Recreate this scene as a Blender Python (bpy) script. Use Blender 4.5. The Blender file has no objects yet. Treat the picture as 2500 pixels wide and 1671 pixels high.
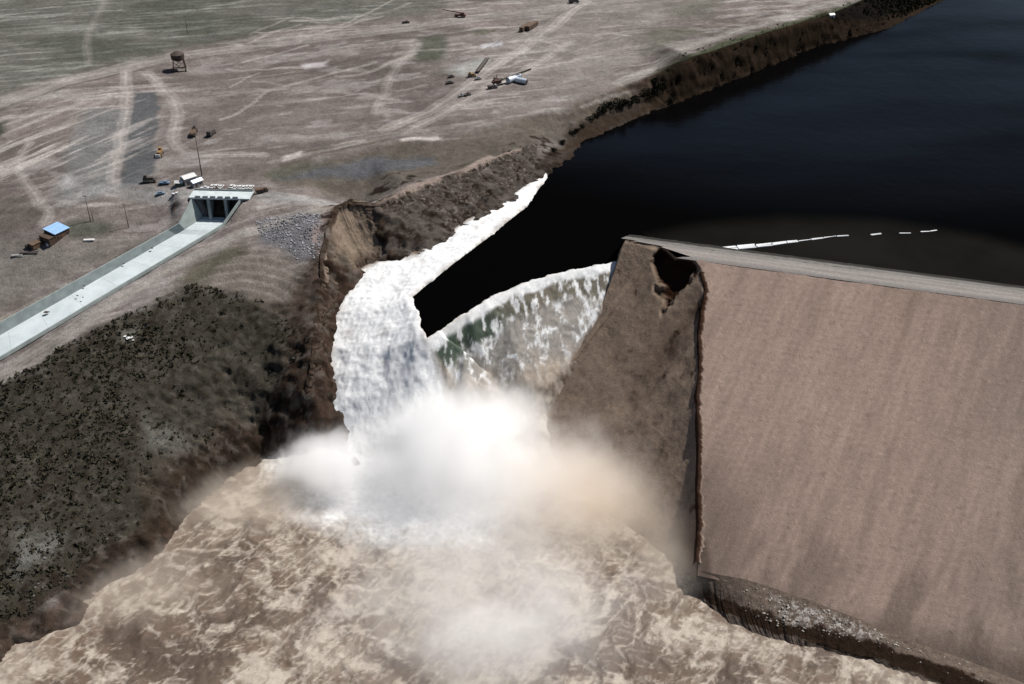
import bpy, bmesh, math, random
import numpy as np
from mathutils import Vector, Matrix
from mathutils.geometry import delaunay_2d_cdt

random.seed(7)
SC = bpy.context.scene
COL = SC.collection

# ------------------------------------------------------------------ camera, sky, sun, exposure
CAM_H, PITCH, FPX = 255.0, math.radians(33.0), 2700.0
cam_d = bpy.data.cameras.new('camera')
cam = bpy.data.objects.new('camera', cam_d)
COL.objects.link(cam)
cam.location = (0, 0, CAM_H)
cam.rotation_euler = (math.radians(90) - PITCH, 0, 0)
cam_d.sensor_width = 36.0
cam_d.lens = 36.0 * FPX / 2500.0
cam_d.clip_start = 1.0
cam_d.clip_end = 20000.0
SC.camera = cam

SUN_EL, SUN_AZ = math.radians(56), math.radians(62)      # azimuth clockwise from +Y: light from the right, a little from behind the scene
world = bpy.data.worlds.new('World')
SC.world = world
world.use_nodes = True
wn = world.node_tree
sky = wn.nodes.new('ShaderNodeTexSky')
sky.sky_type = 'NISHITA'
sky.sun_disc = False
sky.sun_elevation = SUN_EL
sky.sun_rotation = SUN_AZ
bg = wn.nodes['Background']
wn.links.new(sky.outputs[0], bg.inputs[0])
bg.inputs[1].default_value = 0.05

sun_d = bpy.data.lights.new('sun', 'SUN')
sun_d.energy = 5.0
sun_d.angle = math.radians(0.5)
sun_d.color = (1.0, 0.95, 0.88)
sun = bpy.data.objects.new('sun', sun_d)
COL.objects.link(sun)
sdir = Vector((math.cos(SUN_EL) * math.sin(SUN_AZ), math.cos(SUN_EL) * math.cos(SUN_AZ), math.sin(SUN_EL)))
sun.rotation_euler = sdir.to_track_quat('Z', 'Y').to_euler()
sun.location = (200, 200, 500)

SC.view_settings.view_transform = 'Standard'
SC.view_settings.look = 'None'
SC.view_settings.exposure = 0.35
SC.view_settings.gamma = 1.0
SC.view_settings.use_curve_mapping = False
SC.cycles.max_bounces = 16
SC.cycles.diffuse_bounces = 3
SC.cycles.volume_bounces = 12
SC.cycles.volume_step_rate = 2.0
SC.cycles.volume_max_steps = 256
SC.cycles.transparent_max_bounces = 16

# ------------------------------------------------------------------ helpers: survey of the photograph into metres
CT, ST = math.cos(PITCH), math.sin(PITCH)
K = 2500.0 / 2346.0

def P(px, py, z=0.0):
    """the point at height z that stands at a place of the 2500 px photograph"""
    a = (px - 1250.0) / FPX
    b = (835.5 - py) / FPX
    r = (a, CT + b * ST, -ST + b * CT)
    t = (z - CAM_H) / r[2]
    return (r[0] * t, r[1] * t, z)

def D(x, y, z=0.0):
    return P(x * K, y * K, z)

def Ps(l): return [P(*q) for q in l]
def Ds(l): return [D(*q) for q in l]

# ------------------------------------------------------------------ helpers: noise
def _h(ix, iy, iz, seed):
    n = (ix * 374761393 + iy * 668265263 + iz * 2147483647 + seed * 1274126177) & 0xffffffff
    n = ((n ^ (n >> 13)) * 1274126177) & 0xffffffff
    n = (n ^ (n >> 16)) & 0xffffffff
    return (n.astype(np.float64) / 4294967295.0).astype(np.float32)

def vnoise(x, y, z=None, seed=0):
    x = np.asarray(x, np.float64); y = np.asarray(y, np.float64)
    x0 = np.floor(x); y0 = np.floor(y)
    fx = x - x0; fy = y - y0
    ux = fx * fx * (3 - 2 * fx); uy = fy * fy * (3 - 2 * fy)
    ix = x0.astype(np.int64); iy = y0.astype(np.int64)
    if z is None:
        izs = [np.zeros_like(ix)]
        uz = None
    else:
        z = np.asarray(z, np.float64)
        z0 = np.floor(z); fz = z - z0
        uz = fz * fz * (3 - 2 * fz)
        iz = z0.astype(np.int64)
        izs = [iz, iz + 1]
    out = []
    for q in izs:
        a = _h(ix, iy, q, seed); b = _h(ix + 1, iy, q, seed)
        c = _h(ix, iy + 1, q, seed); d = _h(ix + 1, iy + 1, q, seed)
        out.append((a + (b - a) * ux) * (1 - uy) + (c + (d - c) * ux) * uy)
    r = out[0] if uz is None else out[0] + (out[1] - out[0]) * uz
    return (r * 2 - 1).astype(np.float32)

def fbm(x, y, z=None, s=10.0, octv=4, seed=0, gain=0.5, ridged=False):
    t = 0.0; amp = 1.0; tot = 0.0
    f = 1.0 / s
    for k in range(octv):
        c, sn = math.cos(0.7 * k + 0.3), math.sin(0.7 * k + 0.3)
        xr = (x * c - y * sn) * f; yr = (x * sn + y * c) * f
        n = vnoise(xr + 17.3 * k, yr - 9.1 * k, None if z is None else z * f + 5.7 * k, seed + k * 31)
        if ridged: n = 1 - 2 * np.abs(n)
        t = t + n * amp
        tot += amp; amp *= gain; f *= 2.03
    return t / tot

def sst(a, b, x):
    t = np.clip((x - a) / (b - a), 0, 1)
    return t * t * (3 - 2 * t)

# ------------------------------------------------------------------ helpers: surfaces from surveyed points
class Tin:
    def __init__(self):
        self.v = []; self.e = []
        self.key = {}
    def pt(self, p):
        k = (round(p[0], 1), round(p[1], 1))
        if k in self.key: return self.key[k]
        self.v.append(p); self.key[k] = len(self.v) - 1
        return self.key[k]
    def pts(self, l):
        for p in l: self.pt(p)
    def line(self, l, step=12.0):
        ids = []
        for a, b in zip(l[:-1], l[1:]):
            n = max(1, int(math.hypot(b[0] - a[0], b[1] - a[1]) / step))
            for i in range(n):
                t = i / n
                ids.append(self.pt(tuple(a[j] + (b[j] - a[j]) * t for j in range(3))))
        ids.append(self.pt(l[-1]))
        for i, j in zip(ids[:-1], ids[1:]):
            if i != j: self.e.append((i, j))
    def raster(self, xs, ys):
        v2 = [Vector((p[0], p[1])) for p in self.v]
        ov, oe, of, iv, ie, ifc = delaunay_2d_cdt(v2, self.e, [], 0, 1e-4, True)
        zs = []
        for k, p in enumerate(ov):
            if iv[k]:
                zs.append(self.v[iv[k][0]][2]); continue
            best = (1e9, 0)
            for i, j in self.e:
                a = self.v[i]; b = self.v[j]
                dx, dy = b[0] - a[0], b[1] - a[1]
                L = dx * dx + dy * dy + 1e-9
                t = min(1, max(0, ((p[0] - a[0]) * dx + (p[1] - a[1]) * dy) / L))
                d = math.hypot(a[0] + dx * t - p[0], a[1] + dy * t - p[1])
                if d < best[0]: best = (d, a[2] + (b[2] - a[2]) * t)
            zs.append(best[1])
        Z = np.full((len(ys), len(xs)), np.nan)
        for tri in of:
            a, b, c = [(ov[i][0], ov[i][1], zs[i]) for i in tri]
            i0 = np.searchsorted(xs, min(a[0], b[0], c[0]) - 1e-6); i1 = np.searchsorted(xs, max(a[0], b[0], c[0]) + 1e-6)
            j0 = np.searchsorted(ys, min(a[1], b[1], c[1]) - 1e-6); j1 = np.searchsorted(ys, max(a[1], b[1], c[1]) + 1e-6)
            if i1 <= i0 or j1 <= j0: continue
            X, Y = np.meshgrid(xs[i0:i1], ys[j0:j1])
            den = (b[1] - c[1]) * (a[0] - c[0]) + (c[0] - b[0]) * (a[1] - c[1])
            if abs(den) < 1e-9: continue
            l0 = ((b[1] - c[1]) * (X - c[0]) + (c[0] - b[0]) * (Y - c[1])) / den
            l1 = ((c[1] - a[1]) * (X - c[0]) + (a[0] - c[0]) * (Y - c[1])) / den
            l2 = 1 - l0 - l1
            m = (l0 > -1e-6) & (l1 > -1e-6) & (l2 > -1e-6)
            sub = Z[j0:j1, i0:i1]
            sub[m] = (l0 * a[2] + l1 * b[2] + l2 * c[2])[m]
        return Z

def blur(Z, n):
    for _ in range(n):
        Z = Z.copy()
        Z[1:-1] = (Z[:-2] + 2 * Z[1:-1] + Z[2:]) / 4
        Z[:, 1:-1] = (Z[:, :-2] + 2 * Z[:, 1:-1] + Z[:, 2:]) / 4
    return Z

def inside(poly, x, y):
    r = np.zeros(x.shape, bool)
    n = len(poly)
    for i in range(n):
        x1, y1 = poly[i][:2]; x2, y2 = poly[(i + 1) % n][:2]
        if y1 == y2: continue
        c = ((y1 > y) != (y2 > y)) & (x < (x2 - x1) * (y - y1) / (y2 - y1) + x1)
        r ^= c
    return r

def segdist(line, x, y):
    d = np.full(x.shape, 1e9)
    for a, b in zip(line[:-1], line[1:]):
        dx, dy = b[0] - a[0], b[1] - a[1]
        L = dx * dx + dy * dy + 1e-9
        t = np.clip(((x - a[0]) * dx + (y - a[1]) * dy) / L, 0, 1)
        d = np.minimum(d, np.hypot(a[0] + dx * t - x, a[1] + dy * t - y))
    return d

def grid_mesh(name, X, Y, Z, mat, keep=None, colors=None, smooth=True, parent=None):
    ny, nx = X.shape
    co = np.stack([X, Y, Z], -1).reshape(-1, 3).astype(np.float32)
    j, i = np.meshgrid(np.arange(ny - 1), np.arange(nx - 1), indexing='ij')
    a = (j * nx + i)
    q = np.stack([a, a + 1, a + nx + 1, a + nx], -1).reshape(-1, 4)
    if keep is not None:
        kf = keep[:-1, :-1] | keep[1:, :-1] | keep[:-1, 1:] | keep[1:, 1:]
        q = q[kf.reshape(-1)]
        used = np.unique(q)
        mp = np.zeros(len(co), np.int64); mp[used] = np.arange(len(used))
        q = mp[q]; co = co[used]
        if colors is not None: colors = [(n, c.reshape(-1, c.shape[-1])[used]) for n, c in colors]
    elif colors is not None:
        colors = [(n, c.reshape(-1, c.shape[-1])) for n, c in colors]
    me = bpy.data.meshes.new(name)
    me.vertices.add(len(co)); me.vertices.foreach_set('co', co.reshape(-1))
    me.loops.add(len(q) * 4); me.loops.foreach_set('vertex_index', q.reshape(-1).astype(np.int32))
    me.polygons.add(len(q))
    me.polygons.foreach_set('loop_start', (np.arange(len(q)) * 4).astype(np.int32))
    me.polygons.foreach_set('use_smooth', np.full(len(q), smooth))
    me.update(calc_edges=True)
    if colors is not None:
        for n, c in colors:
            at = me.color_attributes.new(n, 'FLOAT_COLOR', 'POINT')
            c4 = np.ones((len(co), 4), np.float32); c4[:, :c.shape[-1]] = c
            at.data.foreach_set('color', c4.reshape(-1))
    me.materials.append(mat)
    o = bpy.data.objects.new(name, me)
    COL.objects.link(o)
    if parent: o.parent = parent
    return o

def tag(o, label=None, cat=None, group=None, kind=None):
    if label: o['label'] = label
    if cat: o['category'] = cat
    if group: o['group'] = group
    if kind: o['kind'] = kind
    return o

def thing(name, label, cat, loc, rz=0.0, group=None):
    o = bpy.data.objects.new(name, None)
    o.empty_display_size = 0.5
    COL.objects.link(o)
    o.location = loc; o.rotation_euler = (0, 0, rz)
    return tag(o, label, cat, group)

def copy_tree(o, parent=None):
    c = o.copy(); COL.objects.link(c)
    if parent: c.parent = parent
    for ch in list(o.children): copy_tree(ch, c)
    return c

# ------------------------------------------------------------------ helpers: materials
def mat_new(name):
    m = bpy.data.materials.new(name); m.use_nodes = True
    return m, m.node_tree.nodes, m.node_tree.links, m.node_tree.nodes['Principled BSDF']

def simple_mat(name, col, rough=0.7, metal=0.0, var=0.25, scale=1.5, spec=0.4):
    m, n, l, b = mat_new(name)
    tc = n.new('ShaderNodeTexCoord')
    nz = n.new('ShaderNodeTexNoise'); nz.inputs['Scale'].default_value = scale; nz.inputs['Detail'].default_value = 5
    l.new(tc.outputs['Object'], nz.inputs['Vector'])
    rp = n.new('ShaderNodeMapRange')
    rp.inputs[1].default_value = 0.3; rp.inputs[2].default_value = 0.7
    rp.inputs[3].default_value = 1 - var; rp.inputs[4].default_value = 1 + var
    l.new(nz.outputs[0], rp.inputs[0])
    mx = n.new('ShaderNodeMix'); mx.data_type = 'RGBA'; mx.blend_type = 'MULTIPLY'
    mx.inputs[0].default_value = 1.0
    mx.inputs[6].default_value = (*col, 1)
    l.new(rp.outputs[0], mx.inputs[7])
    l.new(mx.outputs[2], b.inputs['Base Color'])
    b.inputs['Roughness'].default_value = rough
    b.inputs['Metallic'].default_value = metal
    b.inputs['Specular IOR Level'].default_value = spec
    return m

def earth_mat(name, attr, fine=((0.9, 0.35), (0.25, 0.25)), bump=0.6, bscale=0.8, bdist=0.5, rough=1.0, spec=0.0):
    """ground colour from a painted attribute, broken up by several sizes of noise"""
    m, n, l, b = mat_new(name)
    tc = n.new('ShaderNodeTexCoord')
    at = n.new('ShaderNodeAttribute'); at.attribute_name = attr
    cur = at.outputs['Color']
    for sc, amt in fine:
        nz = n.new('ShaderNodeTexNoise'); nz.inputs['Scale'].default_value = sc
        nz.inputs['Detail'].default_value = 6; nz.inputs['Roughness'].default_value = 0.65
        l.new(tc.outputs['Object'], nz.inputs['Vector'])
        rp = n.new('ShaderNodeMapRange')
        rp.inputs[1].default_value = 0.3; rp.inputs[2].default_value = 0.7
        rp.inputs[3].default_value = 1 - amt; rp.inputs[4].default_value = 1 + amt
        l.new(nz.outputs[0], rp.inputs[0])
        mx = n.new('ShaderNodeMix'); mx.data_type = 'RGBA'; mx.blend_type = 'MULTIPLY'
        mx.inputs[0].default_value = 1.0
        l.new(cur, mx.inputs[6]); l.new(rp.outputs[0], mx.inputs[7])
        cur = mx.outputs[2]
    l.new(cur, b.inputs['Base Color'])
    nb = n.new('ShaderNodeTexNoise'); nb.inputs['Scale'].default_value = bscale; nb.inputs['Detail'].default_value = 7
    nb.inputs['Roughness'].default_value = 0.7
    l.new(tc.outputs['Object'], nb.inputs['Vector'])
    bp = n.new('ShaderNodeBump'); bp.inputs['Strength'].default_value = bump; bp.inputs['Distance'].default_value = bdist
    l.new(nb.outputs[0], bp.inputs['Height']); l.new(bp.outputs[0], b.inputs['Normal'])
    b.inputs['Roughness'].default_value = rough
    b.inputs['Specular IOR Level'].default_value = spec
    return m

# ------------------------------------------------------------------ dam geometry (needed by the terrain)
ca = np.array(P(1716, 635)[:2]); cb = np.array(P(2498, 740)[:2])
DD = (cb - ca) / np.linalg.norm(cb - ca)              # along the crest, to the right bank
DN = np.array([DD[1], -DD[0]])                        # downstream
CREST_W, SLOPE = 10.7, 2.1
ca = ca - 0.0 * DN

def on_face(px, py):
    """the point of the dam's downstream face seen at a place of the photograph"""
    h = 0.0
    for _ in range(60):
        w = np.array(P(px, py, -h)[:2])
        h = max(0.0, h + 0.5 * (np.dot(w - ca, DN) / SLOPE - h))
    return P(px, py, -h)

def face_z(x, y):
    return -(np.maximum(0, (x - ca[0]) * DN[0] + (y - ca[1]) * DN[1])) / SLOPE

RES_Z, RIV_Z = -11.0, -76.0

# ------------------------------------------------------------------ survey lines shared by ground and water
left_edge = [(1345, 412, -11), (1290, 455, -11.5), (1205, 512, -13), (1108, 566, -16), (1022, 628, -19), (922, 643, -22.5),
             (882, 673, -24.5), (846, 722, -28), (818, 768, -32), (806, 850, -40), (808, 930, -48),
             (815, 1005, -56), (824, 1052, -63), (795, 1085, -68), (745, 1112, -72), (660, 1108, -75), (554, 1165, -76), (448, 1260, -76),
             (384, 1356, -76), (234, 1442, -76), (181, 1526, -76), (32, 1580, -76), (-60, 1660, -76), (-260, 1800, -76)]
lip = [(1040, 826, -23.5), (1100, 785, -20), (1200, 722, -16), (1300, 682, -13.5), (1400, 656, -12), (1508, 638, -11)]
cut_base = [(1508, 640, -11), (1476, 746, -25), (1417, 842, -38), (1337, 948, -52), (1318, 1010, -62), (1325, 1100, -71), (1385, 1190, -76),
            (1465, 1250, -76.5), (1585, 1340, -76.5), (1703, 1428, -76.5)]
bank_edge = [(1705, 1410, -76), (1722, 1482, -75), (1795, 1540, -74.6), (1904, 1582, -74.6), (1990, 1590, -74.6), (2121, 1612, -74.6), (2215, 1660, -74.6), (2420, 1760, -75), (2800, 1900, -76)]
toe = [(1705, 1375), (1817, 1410), (1976, 1464), (2193, 1558), (2483, 1667), (2800, 1790)]
shore = [(1345, 412, -11), (1385, 378, -11), (1417, 343, -11), (1550, 285, -11), (1670, 239, -11), (1848, 170, -11), (1977, 116, -11),
         (2170, 70, -11), (2300, 4, -11), (2420, -50, -11), (2700, -110, -11), (3300, -160, -11)]

# chute survey: top of the far wall, floor, top of the near wall
wallL = [(469, 482, -0.2), (437, 546, -9.2), (410, 562, -11.3), (0, 788, -26), (-500, 1064, -47)]
floorL = [(497, 531, -11.5), (452, 560, -13.5), (433, 571, -15), (0, 819, -32), (-500, 1105, -53)]
wallR = [(586, 485, -0.2), (543, 546, -9), (525, 558, -9.6), (0, 870, -27.5), (-500, 1166, -48)]
wL, fL, wR = Ps(wallL), Ps(floorL), Ps(wallR)

# ------------------------------------------------------------------ terrain
xs = np.concatenate([-470 - 12 * 1.16 ** np.arange(38)[::-1], np.arange(-460, 500, 1.0), 505 + 12 * 1.16 ** np.arange(38)])
ys = np.concatenate([150 - 12 * 1.2 ** np.arange(24)[::-1], np.arange(160, 600, 0.85), np.arange(600, 1000, 1.15), 1005 + 12 * 1.16 ** np.arange(40)])
T = Tin()
R = 9000
T.pts([(-R, -R, -20), (R, -R, -20), (R, R, 30), (-R, R, 30), (0, R, 30), (-R, 0, 0), (R, 0, 10), (-R, 900, 8)])
T.pts(Ds([(-400, -160, 6), (300, -170, 6), (1000, -170, 6), (1600, -170, 8), (-300, 230, 2), (0, 230, 3), (200, 60, 5), (400, 150, 4),
          (800, 150, 3), (600, 250, 2), (1000, 100, 4), (1200, 100, 3), (1400, 60, 5), (1600, 50, 6), (1720, 0, 8), (1300, 200, 2), (800, 320, 0.5),
          (0, 480, -5), (120, 530, -9), (0, 620, -17), (300, 520, -10), (335, 490, -8), (390, 470, -5.5), (400, 420, 0), (600, 415, 0), (480, 300, 1), (250, 420, -1),
          (100, 400, -2), (-150, 450, -5), (-150, 640, -18), (-300, 800, -34), (420, 440, -0.1), (620, 442, 0), (700, 470, -1),
          (600, 500, -4), (560, 520, -6), (640, 560, -8), (560, 570, -9), (690, 520, -4)]))
# gully behind the spillway
T.line(Ds([(620, 405, -1), (760, 385, -2.5), (900, 362, -3.5), (1010, 372, -3.5), (1120, 345, -3)]))
T.line(Ds([(620, 385, 0.6), (760, 352, 0.8), (900, 322, 0.8), (1010, 312, 1.2), (1150, 278, 1.5), (1300, 245, 2), (1420, 195, 3), (1500, 170, 6)]))
# far shore: plateau edge, foot of the dark bluff
T.line(Ds([(1500, 170, 6), (1567, 141, 11.5), (1755, 77, 10), (1869, 52, 6), (1960, 8, 6), (2060, -40, 1), (2400, -140, -2)]))
sh = Ps(shore)
T.line(sh)
T.line([(p[0] + 4, p[1] - 9, -17) for p in sh])
# left bank above the cascade: rim, waterline
T.line(Ds([(722, 700, -24), (733, 640, -17), (733, 590, -11), (748, 520, -4.5), (768, 472, -2), (800, 462, -1.5), (860, 466, -2), (905, 446, -2), (945, 430, -2), (1050, 395, -2.5), (1130, 362, -2.5), (1225, 328, -3), (1275, 330, -8)]))
T.line(Ds([(722, 700, -24), (718, 760, -27), (712, 820, -33), (702, 880, -41.5), (685, 930, -51), (640, 985, -62), (600, 1005, -66.5), (500, 1065, -67.5), (400, 1140, -67.5), (330, 1232, -68),
           (200, 1290, -68), (120, 1390, -69), (0, 1425, -69), (-60, 1490, -69), (-260, 1660, -69)]))
le = Ps(left_edge)
T.line(le, 8)
T.line([(p[0] + 4, p[1] - 5, p[2] - 6) for p in le[12:]], 8)
T.pts(Ds([(828, 478, -13), (846, 560, -19), (800, 560, -22), (788, 600, -27)]))
# hillside of brush
T.line(Ds([(-300, 1050, -52), (-30, 900, -31), (100, 830, -25), (200, 765, -21.5), (330, 690, -17), (440, 630, -13.5), (500, 585, -11), (560, 600, -11.5), (640, 640, -17), (700, 690, -23)]))
T.pts(Ds([(300, 900, -37), (500, 800, -34), (600, 800, -37), (150, 1050, -47), (450, 980, -53), (620, 900, -49), (300, 1080, -53), (0, 1200, -54), (-200, 1400, -62), (560, 700, -23)]))
# chute trench
T.line([(p[0] - 1.2, p[1] + 1.0, p[2] - 0.5) for p in wL])
T.line([(p[0] + 0.6, p[1] - 0.5, p[2] - 4.5) for p in fL])
T.line([(p[0] + 1.3, p[1] - 1.2, p[2] - 0.5) for p in wR])
T.line([(p[0] - 0.8, p[1] + 0.7, min(-12, p[2] - 10)) for p in wR])
T.line(Ps([(455, 486, -0.3), (455, 474, -0.3), (505, 462, -0.3), (640, 468, -0.3), (606, 490, -0.6), (575, 545, -7)]))
# breach floor and river bed
cbp = Ps(cut_base)
T.line([(p[0] + 14, p[1] + 4, p[2] - 12) for p in cbp])
T.pts(Ps([(1000, 800, -45), (1250, 800, -45), (930, 760, -45), (920, 900, -62), (1150, 930, -70), (1100, 1100, -82), (1000, 1250, -84), (1500, 1300, -84),
          (800, 1350, -84), (1250, 1600, -84), (400, 1600, -84), (1700, 1650, -84), (1250, 1900, -84), (950, 690, -34), (1150, 560, -22)]))
T.pts([(0, 150, -84), (120, 120, -84), (-150, 120, -84), (0, -400, -86), (300, -400, -86), (-300, -400, -86), (0, -2000, -88), (-700, -300, -20), (700, -300, 0)])
# bank below the dam
bk = Ps(bank_edge)
T.line([(p[0], p[1], p[2] - 2.5) for p in bk[:2]] + bk[2:])
T.line([(p[0] - 3, p[1] - 8, -82) for p in bk])
T.line(Ps([(1850, 1490, -71), (1925, 1522, -70.8), (2012, 1536, -71), (2140, 1552, -71), (2300, 1612, -72), (2500, 1700, -73)]))
T.line(Ps([(1850, 1530, -73.6), (1925, 1548, -73.4), (2040, 1572, -73.8), (2215, 1626, -74), (2420, 1720, -74)]))
fp = [on_face(*q) for q in [(1840, 1418)] + toe[2:]]
T.line([(p[0] - 1, p[1] - 2, p[2] - (3.0 if i == 0 else 0.9)) for i, p in enumerate(fp)])
T.line([(p[0] + 3, p[1] + 10, p[2] - 6) for p in fp])
# below the dam and the reservoir
T.pts([tuple(ca + DD * u + DN * v) + (z,) for u in (10, 60, 160, 300, 450) for v, z in ((90, -82), (60, -80), (30, -72), (-10, -60), (-70, -50), (-150, -50))])
T.pts([(150, 620, -40), (300, 600, -40), (400, 700, -30), (300, 750, -26), (450, 850, -26), (600, 900, -26), (120, 560, -40), (800, 700, -30), (1500, 1000, -30), (900, 500, -30), (700, 200, 0), (4000, 1200, -20)])
Z = T.raster(xs, ys)
Z = np.where(np.isnan(Z), 0, Z)
Z = blur(Z, 1)
X, Y = np.meshgrid(xs, ys)
bankA = [on_face(*q) for q in [(1712, 1395), (1760, 1405), (1820, 1415), (1976, 1466), (2090, 1510), (2193, 1556), (2350, 1608), (2483, 1662), (2650, 1730), (2900, 1830)]]
bankB = Ps([(1716, 1440, -72.6), (1765, 1470, -72), (1840, 1502, -71.6), (1935, 1524, -71.4), (2030, 1544, -71.4), (2165, 1580, -71.8), (2330, 1636, -72.2), (2470, 1696, -72.6), (2640, 1770, -73), (2900, 1880, -73)])
bankC = Ps([(1718, 1462, -74.6), (1772, 1500, -74), (1850, 1533, -73.8), (1935, 1556, -73.8), (2030, 1580, -74), (2150, 1612, -74.2), (2310, 1668, -74.4), (2450, 1730, -74.6), (2620, 1810, -75), (2900, 1930, -75)])
bankD = Ps([(1722, 1490, -77), (1795, 1545, -77), (1870, 1575, -77), (1945, 1589, -77), (2020, 1600, -77), (2130, 1628, -77), (2280, 1690, -77), (2400, 1750, -77), (2580, 1840, -77), (2900, 1990, -77)])
_b = inside([p[:2] for p in bankA] + [(p[0] - 3, p[1] - 16) for p in bankD[::-1]], X, Y)
Z = blur(np.where(_b, np.minimum(Z - 5, -79), Z), 2)
_c = inside([p[:2] for p in fL] + [(p[0] - 0.6, p[1] + 0.6) for p in wR[::-1]], X, Y)
_o = np.argsort([p[1] for p in fL])
Z[_c] = np.minimum(Z[_c], np.interp(Y[_c], [fL[i][1] for i in _o], [fL[i][2] for i in _o]) - 3.5)
gy, gx = np.gradient(Z, ys, xs)
steep = np.hypot(gx, gy)
near_fine = (X > -460) & (X < 499) & (Y > 160) & (Y < 1000)
chute_poly = [p[:2] for p in wL] + [p[:2] for p in wR[::-1]]
dch = np.full(X.shape, 1e3)
mm = (X > -420) & (X < -100) & (Y > 300) & (Y < 560)
dch[mm] = np.minimum(segdist(wL, X[mm], Y[mm]), segdist(wR, X[mm], Y[mm]))
inch = inside(chute_poly, X, Y)
calm = np.where(inch, 0, sst(1.0, 9.0, dch))
n1 = fbm(X, Y, None, 90, 3, 1); n2 = fbm(X, Y, None, 22, 4, 2); n3 = fbm(X, Y, None, 4.5, 3, 3)
up0 = inside(Ds([(868, 468), (940, 446), (1050, 402), (1130, 368), (1225, 332), (1265, 352), (1240, 385), (1200, 430), (1130, 478), (1040, 530), (960, 590), (865, 605)]), X, Y)
rock = np.maximum(sst(0.35, 0.9, blur(steep, 2)), blur(np.where(up0, 0.75, 0.0), 4)) * calm
Zb = Z + calm * (n1 * 1.3 + n2 * 0.75 + n3 * 0.2)
# crags: push steep ground along its normal
nrm = np.stack([-gx, -gy, np.ones_like(gx)], -1); nrm /= np.linalg.norm(nrm, axis=-1, keepdims=True)
rn = np.zeros_like(Z)
mk = near_fine & (rock > 0.02)
rn[mk] = (fbm(X[mk], Y[mk], Z[mk], 9, 4, 11, ridged=True) * 2.6 + fbm(X[mk], Y[mk], Z[mk] * 0.8, 3.4, 2, 12, ridged=True) * 1.1) * rock[mk]
GX, GY, GZ = X + nrm[..., 0] * rn, Y + nrm[..., 1] * rn, Zb + nrm[..., 2] * rn

def ground_z(x, y):
    i = int(np.clip(np.searchsorted(xs, x) - 1, 0, len(xs) - 2)); j = int(np.clip(np.searchsorted(ys, y) - 1, 0, len(ys) - 2))
    tx = (x - xs[i]) / (xs[i + 1] - xs[i]); ty = (y - ys[j]) / (ys[j + 1] - ys[j])
    return float((Zb[j, i] * (1 - tx) + Zb[j, i + 1] * tx) * (1 - ty) + (Zb[j + 1, i] * (1 - tx) + Zb[j + 1, i + 1] * tx) * ty)

def G(px, py):
    """the point of the ground seen at a place of the photograph"""
    z = 0.0
    for _ in range(12):
        p = P(px, py, z)
        z = 0.5 * z + 0.5 * ground_z(p[0], p[1])
    p = P(px, py, z)
    return (p[0], p[1], ground_z(p[0], p[1]))

def GD(x, y): return G(x * K, y * K)

# colour of the soils
wx = X + fbm(X, Y, None, 14, 3, 21) * 4.5
wy = Y + fbm(X, Y, None, 14, 3, 22) * 4.5
C = np.zeros(X.shape + (3,))
C[:] = (0.132, 0.113, 0.107)
def paint(mask, col):
    m = np.clip(mask, 0, 1)[..., None]
    C[:] = C * (1 - m) + np.array(col) * m
def poly(pts, col, a=1.0, soft=5.0, world=False):
    w = pts if world else [GD(*q) for q in pts]
    x0, x1 = min(p[0] for p in w) - 30, max(p[0] for p in w) + 30
    y0, y1 = min(p[1] for p in w) - 30, max(p[1] for p in w) + 30
    m = (X > x0) & (X < x1) & (Y > y0) & (Y < y1)
    ii = inside(w, wx[m], wy[m])
    d = segdist(list(w) + [w[0]], wx[m], wy[m])
    M = np.zeros(X.shape)
    M[m] = np.clip(0.5 + np.where(ii, d, -d) / soft, 0, 1)
    paint(M * a, col)
def road(pts, width, col, a=0.8, ruts=True, soft=2.0):
    w = [GD(*q) for q in pts]
    # smooth the line
    for _ in range(2):
        q = [w[0]]
        for p, r in zip(w[:-1], w[1:]):
            q += [tuple(p[k] * .75 + r[k] * .25 for k in range(3)), tuple(p[k] * .25 + r[k] * .75 for k in range(3))]
        w = q + [w[-1]]
    x0, x1 = min(p[0] for p in w) - 20, max(p[0] for p in w) + 20
    y0, y1 = min(p[1] for p in w) - 20, max(p[1] for p in w) + 20
    m = (X > x0) & (X < x1) & (Y > y0) & (Y < y1)
    ax = X[m] + (wx[m] - X[m]) * 0.3; ay = Y[m] + (wy[m] - Y[m]) * 0.3
    d = segdist(w, ax, ay)
    v = np.clip((width / 2 - d) / soft + 0.5, 0, 1) * (0.75 + 0.4 * n2[m])
    if ruts: v = v * (0.72 + 0.28 * np.cos(d * 2 * math.pi / (width * 0.55)))
    M = np.zeros(X.shape); M[m] = v
    paint(M * a, col)

PALE, DUST = (0.34, 0.315, 0.30), (0.215, 0.198, 0.187)
# wide tone of the plateau: streaks left by scrapers, running along the haul road
ang = math.radians(14)
al = X * math.cos(ang) + Y * math.sin(ang); ac = -X * math.sin(ang) + Y * math.cos(ang)
st = fbm(al * 0.10, ac * 0.9, None, 3.2, 4, 31)
st2 = fbm(al * 0.06 + n1 * 4, ac * 0.6, None, 5.0, 4, 33)
C *= (1 + 0.30 * n1 + 0.20 * n2)[..., None]
paint(sst(0.05, 0.5, st) * 0.6 * sst(-0.3, 0.3, n1 + 0.2), PALE)
paint(sst(0.1, 0.5, st2) * 0.6, (0.088, 0.078, 0.07))
paint(sst(0.1, 0.45, fbm(X * 0.6, Y, None, 34, 5, 35)) * 0.65, (0.075, 0.066, 0.06))
paint(sst(0.12, 0.5, fbm(al * 0.45, ac, None, 20, 5, 38)) * 0.6, (0.21, 0.195, 0.187))
paint(sst(0.2, 0.5, fbm(al * 0.4, ac, None, 7, 4, 39)) * 0.4, (0.27, 0.255, 0.25))
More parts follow.
